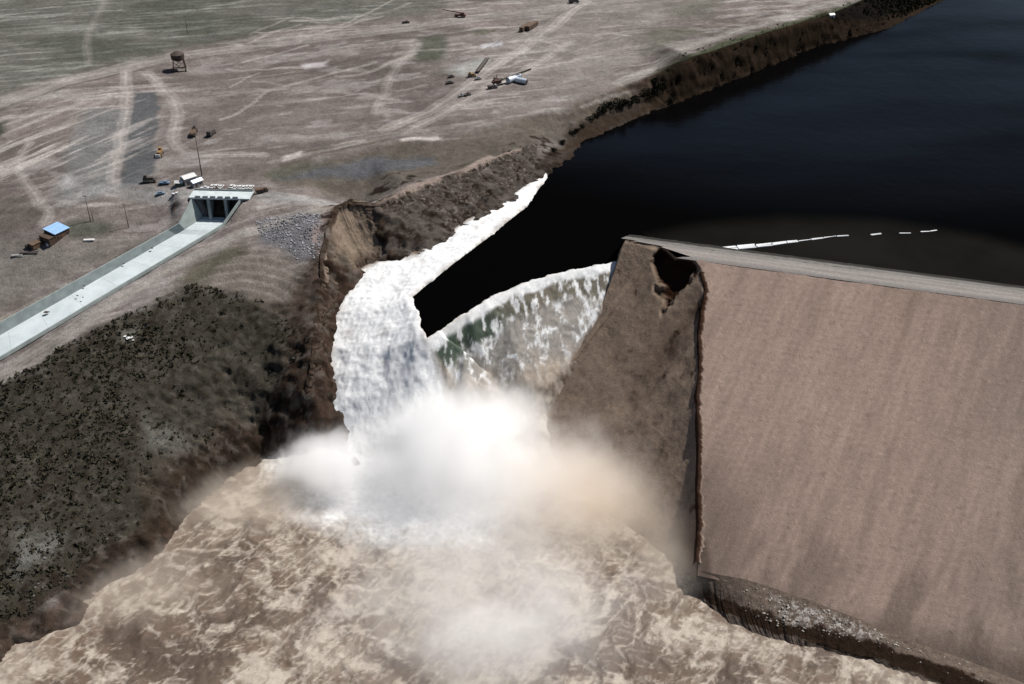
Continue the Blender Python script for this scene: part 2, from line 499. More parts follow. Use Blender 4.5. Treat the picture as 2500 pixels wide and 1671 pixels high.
# green range land along the top
poly([(-700, -330), (1100, -330), (1000, 30), (700, 58), (420, 108), (300, 140), (120, 180), (0, 222), (-200, 290), (-700, 420)], (0.08, 0.083, 0.073), 0.8, 16)
fld = sst(120, 220, Y - 430 - X * 0.3)
far = inside([GD(*q) for q in [(-700, -330), (1100, -330), (1000, 30), (700, 58), (420, 108), (300, 140), (120, 180), (0, 222), (-200, 290), (-700, 420)]], X, Y)
pch = sst(-0.35, 0.35, fbm(X, Y, None, 60, 4, 36))
paint(np.where(far, sst(0.0, 0.45, st) * (0.25 + pch), 0) * 0.7, (0.185, 0.192, 0.178))
paint(np.where(far, sst(-0.1, 0.4, fbm(X * 0.5, Y, None, 24, 4, 37)), 0) * 0.6, (0.048, 0.053, 0.042))
# left working area
poly([(200, 250), (290, 250), (262, 432), (150, 470), (120, 440), (150, 400), (170, 300)], (0.125, 0.13, 0.13), 0.8, 8)
poly([(303, 212), (356, 212), (358, 300), (352, 405), (330, 422), (285, 424), (282, 330)], (0.068, 0.072, 0.077), 0.92, 3)
poly([(0, 300), (60, 265), (200, 262), (150, 330), (60, 330)], (0.15, 0.125, 0.115), 0.7, 12)
d2 = X * math.cos(math.radians(52)) + Y * math.sin(math.radians(52)); d3 = -X * math.sin(math.radians(52)) + Y * math.cos(math.radians(52))
sl = fbm(d2 * 0.08, d3 * 0.8, None, 2.6, 3, 41)
lz = np.exp(-(((X - GD(130, 330)[0]) / 60) ** 2 + ((Y - GD(130, 330)[1]) / 55) ** 2))
paint(lz * sst(0.0, 0.5, sl) * 0.8, PALE)
poly([(120, 395), (150, 400), (175, 425), (140, 430)], (0.3, 0.29, 0.29), 0.6, 6)
poly([(-40, 290), (15, 275), (12, 300), (-30, 350)], (0.035, 0.04, 0.03), 0.9, 5)
poly([(-60, 478), (60, 480), (108, 492), (90, 520), (-60, 535)], (0.085, 0.075, 0.065), 0.8, 5)
poly([(140, 505), (200, 500), (258, 512), (262, 525), (240, 545), (200, 545), (150, 540)], (0.05, 0.055, 0.042), 0.75, 5)
poly([(-60, 545), (150, 560), (340, 545), (200, 620), (-60, 720)], (0.125, 0.12, 0.108), 0.6, 12)
# gully, wet ground and the graded slope to the reservoir
poly([(610, 392), (760, 360), (900, 330), (1000, 318), (1150, 285), (1300, 250), (1430, 195), (1510, 190), (1440, 250), (1330, 300), (1240, 335), (1120, 365), (960, 420), (870, 452), (780, 452), (640, 425)], (0.078, 0.069, 0.057), 0.85, 8)
poly([(630, 402), (720, 385), (870, 362), (990, 362), (1010, 378), (900, 390), (760, 402), (650, 415)], (0.072, 0.077, 0.088), 0.8, 6)
poly([(600, 405), (620, 385), (760, 365), (640, 415)], (0.07, 0.07, 0.055), 0.8, 5)
for q in ([(645, 362), (690, 349), (692, 357), (655, 369)], [(920, 320), (1000, 312), (1010, 318), (930, 330)], [(760, 330), (830, 322), (830, 328)]):
    poly(q, (0.42, 0.39, 0.37), 0.85, 2.5)
for q in ([(700, 345), (880, 318), (900, 326), (720, 355)], [(640, 375), (720, 358), (720, 364), (650, 383)]):
    poly(q, (0.07, 0.062, 0.05), 0.75, 3)
# pale and dark features by the far work yard
poly([(1030, 160), (1100, 135), (1125, 140), (1115, 160), (1060, 172)], (0.31, 0.32, 0.31), 0.7, 8)
poly([(1105, 105), (1150, 96), (1150, 104), (1110, 112)], (0.38, 0.38, 0.40), 0.8, 3)
poly([(1185, 118), (1205, 113), (1200, 130)], (0.38, 0.37, 0.38), 0.7, 3)
poly([(690, 152), (755, 138), (750, 150), (700, 162)], (0.36, 0.34, 0.35), 0.8, 4)
poly([(943, 118), (965, 88), (1010, 82), (1032, 112), (1000, 140), (955, 138)], (0.062, 0.068, 0.052), 0.85, 7)
poly([(1090, 70), (1140, 66), (1120, 80), (1080, 82)], (0.075, 0.075, 0.058), 0.8, 5)
poly([(1160, 20), (1500, -40), (1560, 20), (1420, 180), (1250, 215), (1180, 150), (1200, 60)], (0.18, 0.168, 0.157), 0.5, 30)
poly([(1480, 75), (1560, 60), (1600, 70), (1520, 110), (1480, 125)], (0.10, 0.10, 0.08), 0.6, 8)
poly([(1520, 10), (1680, -10), (1620, 40), (1540, 40)], (0.11, 0.11, 0.09), 0.6, 12)
# shore bluff
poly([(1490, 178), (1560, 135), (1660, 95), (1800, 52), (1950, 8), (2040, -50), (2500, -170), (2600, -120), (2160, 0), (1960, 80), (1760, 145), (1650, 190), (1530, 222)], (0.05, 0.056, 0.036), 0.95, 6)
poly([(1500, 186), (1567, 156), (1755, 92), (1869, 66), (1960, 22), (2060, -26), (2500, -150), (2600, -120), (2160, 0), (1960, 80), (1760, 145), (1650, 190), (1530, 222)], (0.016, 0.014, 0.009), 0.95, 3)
# abutment: rubble, raw soil, bench above the torrent
poly([(585, 508), (690, 488), (742, 492), (735, 590), (690, 600), (650, 575), (600, 545)], (0.10, 0.10, 0.108), 0.9, 6)
poly([(740, 480), (770, 472), (742, 560), (738, 640), (722, 690), (700, 640), (722, 590), (726, 520)], (0.21, 0.165, 0.15), 0.75, 4)
poly([(520, 470), (600, 462), (560, 500), (525, 520), (505, 520)], (0.19, 0.165, 0.15), 0.7, 4)
poly([(440, 600), (540, 560), (640, 570), (700, 640), (735, 700), (712, 772), (640, 720), (560, 690), (470, 660), (400, 660)], (0.112, 0.099, 0.085), 0.85, 8)
cr = np.hypot(X - GD(560, 760)[0], (Y - GD(560, 760)[1]) * 1.2)
band = inside([GD(*q) for q in [(400, 640), (540, 560), (640, 570), (735, 700), (712, 772), (560, 690)]], X, Y)
paint(np.where(band, sst(0.2, 0.9, np.sin(cr * 1.1 + n2 * 2.5)), 0) * 0.35, (0.25, 0.225, 0.2))
poly([(395, 650), (470, 600), (530, 562), (575, 572), (520, 610), (470, 640), (420, 662)], (0.065, 0.062, 0.045), 0.8, 6)
# brush hillside
hill = [(-700, 1200), (-60, 905), (90, 838), (130, 800), (200, 765), (330, 700), (440, 650), (500, 662), (600, 690), (680, 735), (725, 790), (712, 880), (690, 935), (640, 990), (560, 1060), (410, 1172), (348, 1262), (215, 1335), (20, 1462), (-60, 1520), (-700, 1900)]
poly(hill, (0.032, 0.029, 0.022), 0.95, 7)
poly([(640, 850), (700, 900), (640, 985), (520, 1075), (420, 1130), (360, 1080), (420, 1000), (520, 930)], (0.062, 0.053, 0.044), 0.5, 18)
poly([(60, 1230), (130, 1235), (120, 1260), (70, 1300), (40, 1310)], (0.24, 0.25, 0.245), 0.4, 9)
poly([(330, 960), (380, 990), (420, 1040), (360, 1030)], (0.16, 0.165, 0.155), 0.5, 8)
poly([(270, 770), (315, 765), (318, 785), (280, 785)], (0.24, 0.24, 0.22), 0.35, 5)
# roads and tracks
road([(-250, 320), (0, 237), (120, 196), (240, 165), (300, 150), (420, 126), (700, 90), (1000, 55), (1300, 15), (1500, -12)], 16, (0.225, 0.21, 0.2), 0.95)
road([(-250, 335), (0, 252), (120, 208), (240, 176), (330, 160)], 3, (0.07, 0.066, 0.055), 0.7, False)
road([(288, 162), (292, 200), (287, 270), (275, 330), (258, 400), (262, 425)], 7, PALE, 0.75)
road([(338, 168), (375, 205), (403, 240), (409, 280), (397, 305), (402, 335), (440, 360), (600, 355)], 7, PALE, 0.7)
road([(1350, -5), (1300, 30), (1275, 60), (1225, 92), (1100, 175), (1000, 250), (880, 298)], 9, PALE, 0.8)
road([(1300, 100), (1240, 140), (1150, 192), (1060, 230), (975, 285), (930, 300)], 7, PALE, 0.8)
road([(68, 330), (40, 368), (45, 400), (75, 440), (92, 466), (120, 488), (100, 512)], 5, PALE, 0.8)
road([(200, 445), (260, 432), (330, 440), (440, 445), (600, 446), (700, 464), (762, 470)], 11, (0.225, 0.23, 0.23), 0.85)
road([(762, 478), (640, 505), (560, 530), (500, 556), (330, 648), (170, 748), (0, 858), (-200, 980)], 8, (0.255, 0.24, 0.22), 0.85)
road([(440, 585), (330, 655), (170, 765), (60, 845), (-60, 915)], 4, (0.25, 0.235, 0.215), 0.6, False)
road([(430, 545), (300, 610), (150, 690), (0, 765)], 3.5, (0.29, 0.265, 0.235), 0.6, False)
road([(2150, -70), (2000, -20), (1800, 38), (1600, 100), (1490, 160), (1420, 190)], 9, (0.27, 0.26, 0.245), 0.8)
road([(205, 150), (198, 90), (215, 50), (240, 0), (240, -60)], 5, (0.2, 0.19, 0.18), 0.75)
road([(915, 85), (880, 170), (845, 255), (820, 290)], 3, (0.09, 0.08, 0.07), 0.6, False)
road([(960, 100), (900, 160), (880, 220), (860, 260)], 6, PALE, 0.5)
road([(620, 372), (760, 342), (900, 312), (980, 300)], 4, DUST, 0.7, False)
road([(640, 345), (800, 330), (930, 300)], 3, (0.10, 0.09, 0.08), 0.6, False)
road([(450, 355), (700, 335), (900, 300)], 2.5, (0.09, 0.08, 0.075), 0.6, False)
for k in range(22):      # wheel tracks
    x0 = random.uniform(420, 1450); y0 = random.uniform(30, 300)
    ln = random.uniform(60, 220); sl_ = random.uniform(-0.5, -0.1)
    road([(x0, y0), (x0 + ln * .5, y0 + ln * .5 * sl_ + random.uniform(-8, 8)), (x0 + ln, y0 + ln * sl_)], random.uniform(1.3, 3.2),
         random.choice([PALE, PALE, (0.085, 0.075, 0.07)]), random.uniform(0.3, 0.6), False, 1.2)
for k in range(34):      # curved pale haul tracks about the work yard and the borrow ground
    x0, y0 = random.uniform(430, 1480), random.uniform(40, 290)
    a0 = random.uniform(-.5, .25); tr = [(x0, y0)]
    for j in range(6):
        a0 += random.uniform(-.45, .45); st_l = random.uniform(18, 40)
        tr.append((tr[-1][0] + st_l * math.cos(a0), tr[-1][1] - st_l * .5 * math.sin(a0 + .35)))
    if tr[-1][0] * 0.36 + tr[-1][1] > 640: continue
    road(tr, random.uniform(2.5, 4.5), random.choice([PALE, PALE, PALE, (0.07, 0.06, 0.055)]), random.uniform(.35, .75), True, 1.0)
# raw cliffs
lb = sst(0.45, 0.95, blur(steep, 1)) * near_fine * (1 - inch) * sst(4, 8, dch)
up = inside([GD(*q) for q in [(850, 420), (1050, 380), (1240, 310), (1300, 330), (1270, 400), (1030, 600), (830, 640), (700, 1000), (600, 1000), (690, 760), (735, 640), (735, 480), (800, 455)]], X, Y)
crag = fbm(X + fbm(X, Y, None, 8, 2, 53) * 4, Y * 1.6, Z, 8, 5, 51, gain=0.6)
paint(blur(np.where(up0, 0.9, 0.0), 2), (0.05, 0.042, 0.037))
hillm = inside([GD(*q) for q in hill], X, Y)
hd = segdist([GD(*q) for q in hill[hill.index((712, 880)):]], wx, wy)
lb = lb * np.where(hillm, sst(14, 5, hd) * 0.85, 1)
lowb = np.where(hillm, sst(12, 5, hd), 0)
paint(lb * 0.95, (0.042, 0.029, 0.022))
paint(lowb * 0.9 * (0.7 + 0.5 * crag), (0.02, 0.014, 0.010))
torr = segdist([GD(*q) for q in [(770, 640), (735, 700), (728, 800), (722, 900), (690, 960)]], wx, wy)
paint(sst(17, 9, torr) * 0.85, (0.036, 0.024, 0.018))
paint(sst(0.1, 0.4, crag) * sst(17, 9, torr) * 0.6, (0.075, 0.055, 0.043))
shd = np.full(X.shape, 1e3)
sm_ = (X > -10) & (X < 700) & (Y > 530)
shd[sm_] = segdist(sh, X[sm_], Y[sm_])
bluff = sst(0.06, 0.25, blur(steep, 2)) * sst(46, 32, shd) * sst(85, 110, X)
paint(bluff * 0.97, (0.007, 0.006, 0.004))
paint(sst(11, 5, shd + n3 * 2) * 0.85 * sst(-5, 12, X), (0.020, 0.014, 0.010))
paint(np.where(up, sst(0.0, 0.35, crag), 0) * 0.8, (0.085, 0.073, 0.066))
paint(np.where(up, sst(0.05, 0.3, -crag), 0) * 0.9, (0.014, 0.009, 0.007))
poly([(772, 520), (800, 470), (850, 478), (858, 560), (840, 604), (800, 612), (760, 600)], (0.14, 0.11, 0.085), 0.85, 4)
poly([(800, 640), (840, 612), (800, 690), (770, 760), (755, 900), (725, 900), (745, 700)], (0.04, 0.026, 0.02), 0.8, 4)
road([(860, 462), (900, 444), (945, 428), (1050, 396), (1120, 362)], 4.5, (0.30, 0.24, 0.215), 0.65, False)  # lit rim of the cliff, its brightness painted as a paler strip
poly([(1272, 350), (1330, 300), (1400, 272), (1450, 255), (1500, 222), (1530, 215), (1440, 270), (1350, 310), (1300, 345)], (0.03, 0.021, 0.015), 0.9, 3)
# bank below the dam
bkm = np.zeros(X.shape); bm0 = (X > 50) & (X < 330) & (Y > 200) & (Y < 350)
bkm[bm0] = 1
paint(bkm * 0.95, (0.085, 0.07, 0.058))
dsc = segdist(Ps([(1860, 1520, -72), (1925, 1535, -72), (2030, 1548, -72), (2140, 1562, -72), (2320, 1630, -73), (2520, 1715, -73)]), wx, wy)
paint(bkm * sst(7.5, 3.5, dsc) * 0.95, (0.02, 0.013, 0.009))
dsc2 = segdist(Ps([(1795, 1540, -75), (1904, 1582, -75)]), wx, wy)
paint(bkm * sst(3.0, 1.2, dsc2) * 0.85, (0.022, 0.015, 0.01))
poly([p for p in Ps([(1800, 1430, -69), (1900, 1445, -68), (2050, 1500, -68), (2020, 1535, -71), (1900, 1512, -71)])], (0.15, 0.135, 0.125), 0.7, 5, True)
# stony speckle: dark specks and pale stones on the brush slope, the cliff and the left bank
spk = np.zeros(X.shape); spk2 = np.zeros(X.shape)
zone = blur(np.where(up0, 1.0, 0.0), 2) + np.where(hillm, 0.75, 0) + sst(20, 10, torr) + sst(14, 8, hd) * (X < 0)
zm = (zone > 0.02) & near_fine
spk[zm] = fbm(X[zm], Y[zm], Z[zm] * 0.7, 3.6, 3, 57, gain=0.75)
spk2[zm] = fbm(X[zm], Y[zm], Z[zm] * 0.7, 2.6, 2, 58, gain=0.7)
zone = np.clip(zone, 0, 1)
paint(zone * sst(0.02, 0.3, spk) * 0.8, (0.015, 0.011, 0.008))
paint(zone * sst(0.12, 0.42, spk2) * 0.65, (0.074, 0.066, 0.057))
C *= (1 + 0.16 * n3)[..., None]
np.clip(C, 0.006, 0.6, out=C)
M_GROUND = earth_mat('dry_soil', 'soil', fine=((0.06, 0.16), (0.35, 0.22), (1.3, 0.3)), bump=0.8, bscale=0.7, bdist=0.7)
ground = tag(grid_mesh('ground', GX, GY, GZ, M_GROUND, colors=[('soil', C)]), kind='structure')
print('ground done')
# ------------------------------------------------------------------ reservoir
wxs = np.concatenate([np.arange(-60, 260, 0.8), 260 + 1.5 * 1.05 ** np.arange(160)])
wys = np.concatenate([np.arange(400, 560, 0.8), 560 + 1.2 * 1.022 ** np.arange(330)])
WT = Tin()
lp = Ps(lip)
dark_left = Ps([(1345, 417, -11), (1290, 500, -11.2), (1190, 580, -13), (1110, 640, -15.5), (1020, 712, -20), (1006, 724, -20.7), (1040, 826, -23.5)])
WT.line(dark_left, 4); WT.line(lp, 4)
WT.line([(p[0] - 5, p[1] - 3, p[2] - 3.5) for p in dark_left[:-1]], 6); WT.line([(p[0] - .7, p[1] - 3.5, p[2] - 12) for p in lp[:-1]], 6)
WT.pts([(-R, 100, RES_Z), (R, 100, RES_Z), (R, R, RES_Z), (-R, R, RES_Z), (140, 470, RES_Z), (260, 430, RES_Z), (100, 500, RES_Z), (50, 560, RES_Z), (150, 600, RES_Z)])
WT.pts(Ps([(1450, 500, -11), (1380, 580, -11), (1280, 620, -12.4), (1180, 690, -15.5), (1100, 740, -18.5)]))
WZ = WT.raster(wxs, wys); WZ = np.where(np.isnan(WZ), RES_Z, WZ); WZ = blur(WZ, 2)
WX, WY = np.meshgrid(wxs, wys)
rip = (fbm(WX, WY, None, 9, 3, 61) * 0.05 + fbm(WX, WY, None, 30, 2, 62) * 0.04)
far_edge = [(sh[-1][0], sh[-1][1]), (sh[-1][0] + 600, 2500), (6000, 3000), (6000, -200), tuple(ca + DD * 700 - DN * (CREST_W + 10)), tuple(ca - DN * (CREST_W + 14) - DD * 30)]
res_poly = [p[:2] for p in lp[::-1]] + []
shx = [(p[0] - 3, p[1] + 7) for p in sh]
res_poly = [(p[0], p[1] - 3.5) for p in lp] + [tuple(ca - DN * (CREST_W + 12) - DD * 20), tuple(ca + DD * 60 - DN * (CREST_W + 12)), tuple(ca + DD * 700 - DN * (CREST_W + 12)), (6000, -200), (6000, 3000)] + \
    [(q[0], q[1]) for q in shx[::-1]] + [(p[0] - 3, p[1] - 2) for p in dark_left]
keep = inside(res_poly, WX, WY)
# silt carried along the dam: lighter, duller water
silt_line = [P(*q) for q in [(1560, 560, -11), (1700, 530, -11), (1900, 512, -11), (2150, 520, -11), (2400, 560, -11), (2700, 640, -11)]]
silt = inside([p[:2] for p in silt_line] + [tuple(ca + DD * 700), tuple(ca)], WX + fbm(WX, WY, None, 20, 3, 66) * 4, WY + fbm(WX, WY, None, 20, 3, 67) * 4)
sd = segdist(silt_line, WX, WY)
sv = np.where(silt, sst(0, 22, sd), 0) * (0.8 + 0.4 * fbm(WX, WY, None, 25, 3, 65))
WC = np.zeros(WX.shape + (3,)); WC[..., 0] = sv
wnd = sst(330, 20, segdist(sh, WX, WY)) * sst(560, 700, WY + WX * 0.35) * np.clip(0.75 + 0.7 * fbm(WX * 0.35, WY, None, 40, 4, 68), 0, 1)
WC[..., 1] = wnd
m, n, l, b = mat_new('reservoir_water')
at = n.new('ShaderNodeAttribute'); at.attribute_name = 'silt'
mx = n.new('ShaderNodeMix'); mx.data_type = 'RGBA'
mx.inputs[6].default_value = (0.0012, 0.0012, 0.0013, 1); mx.inputs[7].default_value = (0.0095, 0.0088, 0.0078, 1)
sx = n.new('ShaderNodeSeparateColor'); l.new(at.outputs['Color'], sx.inputs[0]); l.new(sx.outputs[0], mx.inputs[0])
l.new(mx.outputs[2], b.inputs['Base Color'])
b.inputs['Roughness'].default_value = 0.16; b.inputs['IOR'].default_value = 1.33
sp_ = n.new('ShaderNodeMapRange'); l.new(sx.outputs[1], sp_.inputs[0]); sp_.inputs[3].default_value = 0.0; sp_.inputs[4].default_value = 0.13
l.new(sp_.outputs[0], b.inputs['Specular IOR Level'])
tc = n.new('ShaderNodeTexCoord')
nz = n.new('ShaderNodeTexNoise'); nz.inputs['Scale'].default_value = 0.16; nz.inputs['Detail'].default_value = 6
l.new(tc.outputs['Object'], nz.inputs['Vector'])
bp = n.new('ShaderNodeBump'); bp.inputs['Strength'].default_value = 0.5; bp.inputs['Distance'].default_value = 0.25
l.new(nz.outputs[0], bp.inputs['Height']); l.new(bp.outputs[0], b.inputs['Normal'])
tag(grid_mesh('reservoir_water', WX, WY, WZ + rip, m, keep, [('silt', WC)]), kind='structure')

# ------------------------------------------------------------------ flood: cascade, fall over the breach lip, torrent, muddy river
fxs = np.arange(-330, 330, 0.55); fys = np.concatenate([130 - 4 * 1.2 ** np.arange(20)[::-1], np.arange(135, 250, 1.0), np.arange(250, 640, 0.55)])
FT = Tin()
FT.line(dark_left, 3); FT.line(lp, 3)
FT.line(le, 6)
FT.line(cbp, 6)
FT.line([(p[0] + 12, p[1] + 4, p[2] - 2.5) for p in cbp], 6)
FT.line([(p[0], p[1], -76.0) for p in bankD], 8); FT.line([(p[0], p[1] + 3, -76.3) for p in bankB], 8)
FT.pts(Ps([(930, 655, -22), (915, 760, -27.3), (930, 870, -35.8), (950, 960, -46.8), (980, 1060, -61), (1030, 1150, -71),
           (990, 735, -21.5), (1010, 800, -23.8), (1045, 870, -31), (1075, 945, -44), (1100, 1000, -56), (1150, 1080, -67),
           (1280, 930, -49), (1200, 920, -49), (1130, 920, -48), (1250, 1000, -62), (1250, 1100, -72), (900, 1120, -72), (1400, 1120, -75.5),
           (1100, 1200, -76), (700, 1200, -76), (1450, 1250, -76), (1240, 800, -30), (1340, 790, -31), (1130, 850, -31), (1420, 720, -22),
           (1180, 548, -14), (1090, 600, -17), (1000, 670, -20.8)]))
FT.pts([(-500, 100, RIV_Z), (500, 100, RIV_Z), (-900, -2000, RIV_Z), (900, -2000, RIV_Z), (0, 250, RIV_Z), (0, 320, RIV_Z), (60, 300, RIV_Z), (-120, 300, RIV_Z), (-100, 240, RIV_Z), (120, 240, RIV_Z)])
FZ = FT.raster(fxs, fys); FZ = np.where(np.isnan(FZ), RIV_Z, FZ)
FX, FY = np.meshgrid(fxs, fys)
keep = inside([(p[0] + 3.2, p[1] + 2.0) for p in dark_left[:-2]] + [(p[0] + 2, p[1] + 4) for p in lp[1:]] + [(p[0] + 9, p[1] + 3) for p in cbp[1:]] + [(p[0], p[1] + 2) for p in bankB[1:]] + [(600, 100), (300, -600), (-500, -600)] + [(p[0] - 6, p[1] + 4) for p in le[::-1]], FX, FY)
FZ = blur(FZ, 2)
dark_poly = [p[:2] for p in dark_left] + [p[:2] for p in lp[1:]] + [(400, 480), (400, 700)]
din = inside(dark_poly, FX, FY)
dd_ = np.minimum(segdist(dark_left, FX, FY), segdist(lp, FX, FY))
jg = fbm(FX, FY, None, 5.5, 4, 69)
sd_ = np.where(din, -dd_, dd_) + fbm(FX, FY, None, 4.5, 4, 69, gain=0.65) * np.where(segdist(lp, FX, FY) < 8, 1.0, 2.2) + 0.2
FZ = FZ + np.where(sd_ < 0, -0.15 + 1.6 * np.maximum(sd_, -4), 0.34 * np.minimum(sd_, 1.2) - 0.1 + 0.15 * np.minimum(sd_ * 3, 1))
gy_, gx_ = np.gradient(FZ, fys, fxs)
fst = np.hypot(gx_, gy_)
# zones
torrent = [p[:2] for p in dark_left] + [p[:2] for p in Ps([(1045, 850, -29), (1085, 960, -47), (1170, 1070, -67), (1290, 1190, -75), (1180, 1310, -76), (960, 1320, -76), (760, 1250, -75), (690, 1140, -75)])] + [p[:2] for p in le[::-1][len(le) - 15:]]
fwx = FX + fbm(FX, FY, None, 9, 3, 71) * 3.0; fwy = FY + fbm(FX, FY, None, 9, 3, 72) * 3.0
ti = inside(torrent, fwx, fwy); td = segdist(torrent + [torrent[0]], fwx, fwy)
bil0 = fbm(FX, FY, None, 8, 4, 70, ridged=True)
tor = np.where(ti, sst(-2, 6, td), sst(-1, 0, -td / 3))
tsoft = np.where(FZ < -66, 26.0, 6.0)
tor = np.clip(np.where(ti, 0.5 + td / tsoft, 0.5 - td / tsoft), 0, 1)
tor = np.where(FZ < -66, np.clip(tor + 0.35 * bil0 * (1 - np.abs(2 * tor - 1)), 0, 1), tor)
fall_poly = [p[:2] for p in lp] + [p[:2] for p in cbp[1:4]] + [p[:2] for p in Ps([(1200, 960, -55), (1110, 950, -48), (1060, 870, -32)])]
fi = inside(fall_poly, FX, FY)
ld = segdist(lp, FX, FY)
calm_r = sst(60, 160, segdist(Ps([(1030, 1150, -71), (1250, 1250, -76)]), FX, FY))
edge = np.minimum(segdist(dark_left, FX, FY), ld)
ee = sst(0.0, 4.0, edge) * np.where(din, 0, 1)
bil = fbm(FX, FY, FZ * 0.6, 11, 4, 73, ridged=True)
bil2 = fbm(FX, FY, FZ * 0.6, 3.2, 3, 74, ridged=True)
amp = tor * 0.75 + (1 - tor) * np.where(fi, 0.5, 1.25 - 0.6 * calm_r)
bke = sst(2, 14, segdist(bankD, FX, FY))[...]
FD = (bil * (tor + (1 - tor) * (0.25 + 0.75 * bke)) * amp + bil2 * 0.35) * ee
nf = np.stack([-gx_, -gy_, np.ones_like(gx_)], -1); nf /= np.linalg.norm(nf, axis=-1, keepdims=True)
FXd, FYd, FZd = FX + nf[..., 0] * FD, FY + nf[..., 1] * FD, FZ + nf[..., 2] * FD
# colour: what the water carries
MUD, CREAM, WHITE, GREEN = np.array((0.108, 0.078, 0.058)), np.array((0.33, 0.29, 0.245)), np.array((0.68, 0.69, 0.70)), np.array((0.055, 0.075, 0.055))
ux = FX + bil * 5 + fbm(FX, FY, None, 26, 3, 75) * 6; uy = FY + fbm(FX, FY, None, 26, 3, 76) * 6
fil = fbm(ux, uy, None, 12, 5, 77, gain=0.62, ridged=True)
fil2 = fbm(ux, uy, None, 3.4, 4, 78, gain=0.6, ridged=True)
blo = fbm(FX, FY, None, 55, 3, 79)
near_t = np.exp(-segdist(Ps([(1030, 1180, -72), (1150, 1400, -76), (1200, 1671, -76)]), FX, FY) / 55)
swx, swy = FX * 0.55 + FY * 0.83 + bil * 4, FX * 0.83 - FY * 0.55
strk = fbm(swx * 0.22 + fil * 0.6, swy + fil2 * 1.2, None, 3.5, 4, 83, gain=0.6, ridged=True)
blo2 = fbm(ux, uy, None, 24, 4, 87, gain=0.6)
foam = np.clip(blo2 * 0.75 + sst(0.30, 0.75, fil) * 0.8 + sst(0.35, 0.8, fil2) * 0.55 + sst(0.35, 0.8, strk) * 0.6 + blo * 0.4 + near_t * 0.40 - 0.08, 0, 1)
FC = MUD[None, None] * (1 + 0.25 * blo[..., None] - 0.25 * sst(0.0, 0.5, -fil)[..., None] - 0.3 * sst(0.1, 0.5, -blo2)[..., None])
FC = FC * (1 - foam[..., None]) + CREAM * foam[..., None]
# fall: green glass under white strands; milky tan near the embankment
us = (FX * 0.85 + FY * 0.2); vs = -FZ
# bands that follow the lip: white edge, dark green glass with white flecks, lace over brown, smooth silt at the foot
lpa = np.array(lp); seg = []
best = np.full(FX.shape, 1e9); zlip = np.full(FX.shape, RES_Z)
for a_, b_ in zip(lpa[:-1], lpa[1:]):
    dx_, dy_ = b_[0] - a_[0], b_[1] - a_[1]
    t_ = np.clip(((FX - a_[0]) * dx_ + (FY - a_[1]) * dy_) / (dx_ * dx_ + dy_ * dy_), 0, 1)
    d_ = np.hypot(a_[0] + dx_ * t_ - FX, a_[1] + dy_ * t_ - FY)
    k_ = d_ < best; best = np.where(k_, d_, best); zlip = np.where(k_, a_[2] + (b_[2] - a_[2]) * t_, zlip)
hb = zlip - FZ + fbm(FX, FY, FZ, 9, 3, 84) * 2.2
vsl = -FZ
fleck = fbm(us * 1.0, vsl * 0.42, None, 1.7, 3, 80, gain=0.6)
lace = fbm(us + bil * 1.5, vsl * 0.8 + bil2, None, 5.0, 5, 81, gain=0.66, ridged=True)
right = sst(0, 32, FX + FZ * 0.55 + 32 + fbm(FX, FY, FZ, 8, 3, 86) * 6)
sh_ = 1 - 0.35 * right
edgew = sst(6.5, 4.0, hb / sh_)
glass = sst(4, 6.5, hb / sh_) * sst(19, 14, hb / sh_)
wfa = np.clip(edgew + glass * sst(0.05, 0.3, fleck) * 0.9 + sst(13, 19, hb / sh_) * (sst(0.30, 0.72, lace) * 0.9 + 0.18) , 0, 1)
base_c = GREEN * (1 - sst(13, 20, hb / sh_))[..., None] + np.array((0.15, 0.13, 0.105)) * sst(13, 20, hb / sh_)[..., None]
base_c = base_c * (1 - 0.7 * right[..., None]) + np.array((0.17, 0.142, 0.112)) * 0.7 * right[..., None]
FALL = base_c * (1 - wfa[..., None]) + WHITE * wfa[..., None] * 0.97
low = sst(24, 33, hb) * (0.35 + 0.6 * right)
FALL = FALL * (1 - low[..., None]) + np.array((0.36, 0.30, 0.24)) * low[..., None]
fm = np.where(fi, 1.0, 0.0); fm = blur(fm, 3)[..., None]
FC = FC * (1 - fm) + FALL * fm
spots = sst(0.25, 0.6, fbm(FX, FY, FZ, 10, 4, 82)) * 0.4 + sst(0.2, 0.6, -bil2) * 0.25
TW = WHITE * (1 - spots[..., None]) + np.array((0.40, 0.36, 0.32)) * spots[..., None]
FC = FC * (1 - tor[..., None]) + TW * tor[..., None]
np.clip(FC, 0.02, 0.9, out=FC)
M_FLOOD = earth_mat('flood_water', 'silt_foam', fine=((0.5, 0.14), (1.8, 0.14)), bump=0.4, bscale=1.1, bdist=0.4, rough=0.6, spec=0.2)
tag(grid_mesh('flood_water', FXd, FYd, FZd, M_FLOOD, keep, [('silt_foam', FC)]), kind='structure')

# ------------------------------------------------------------------ earth dam
dam = thing('earth_dam', 'broken earth embankment dam with a pinkish tan downstream face and a flat gravel crest', 'dam', (float(ca[0]), float(ca[1]), 0))
def W2L(p): return (p[0] - float(ca[0]), p[1] - float(ca[1]), p[2])
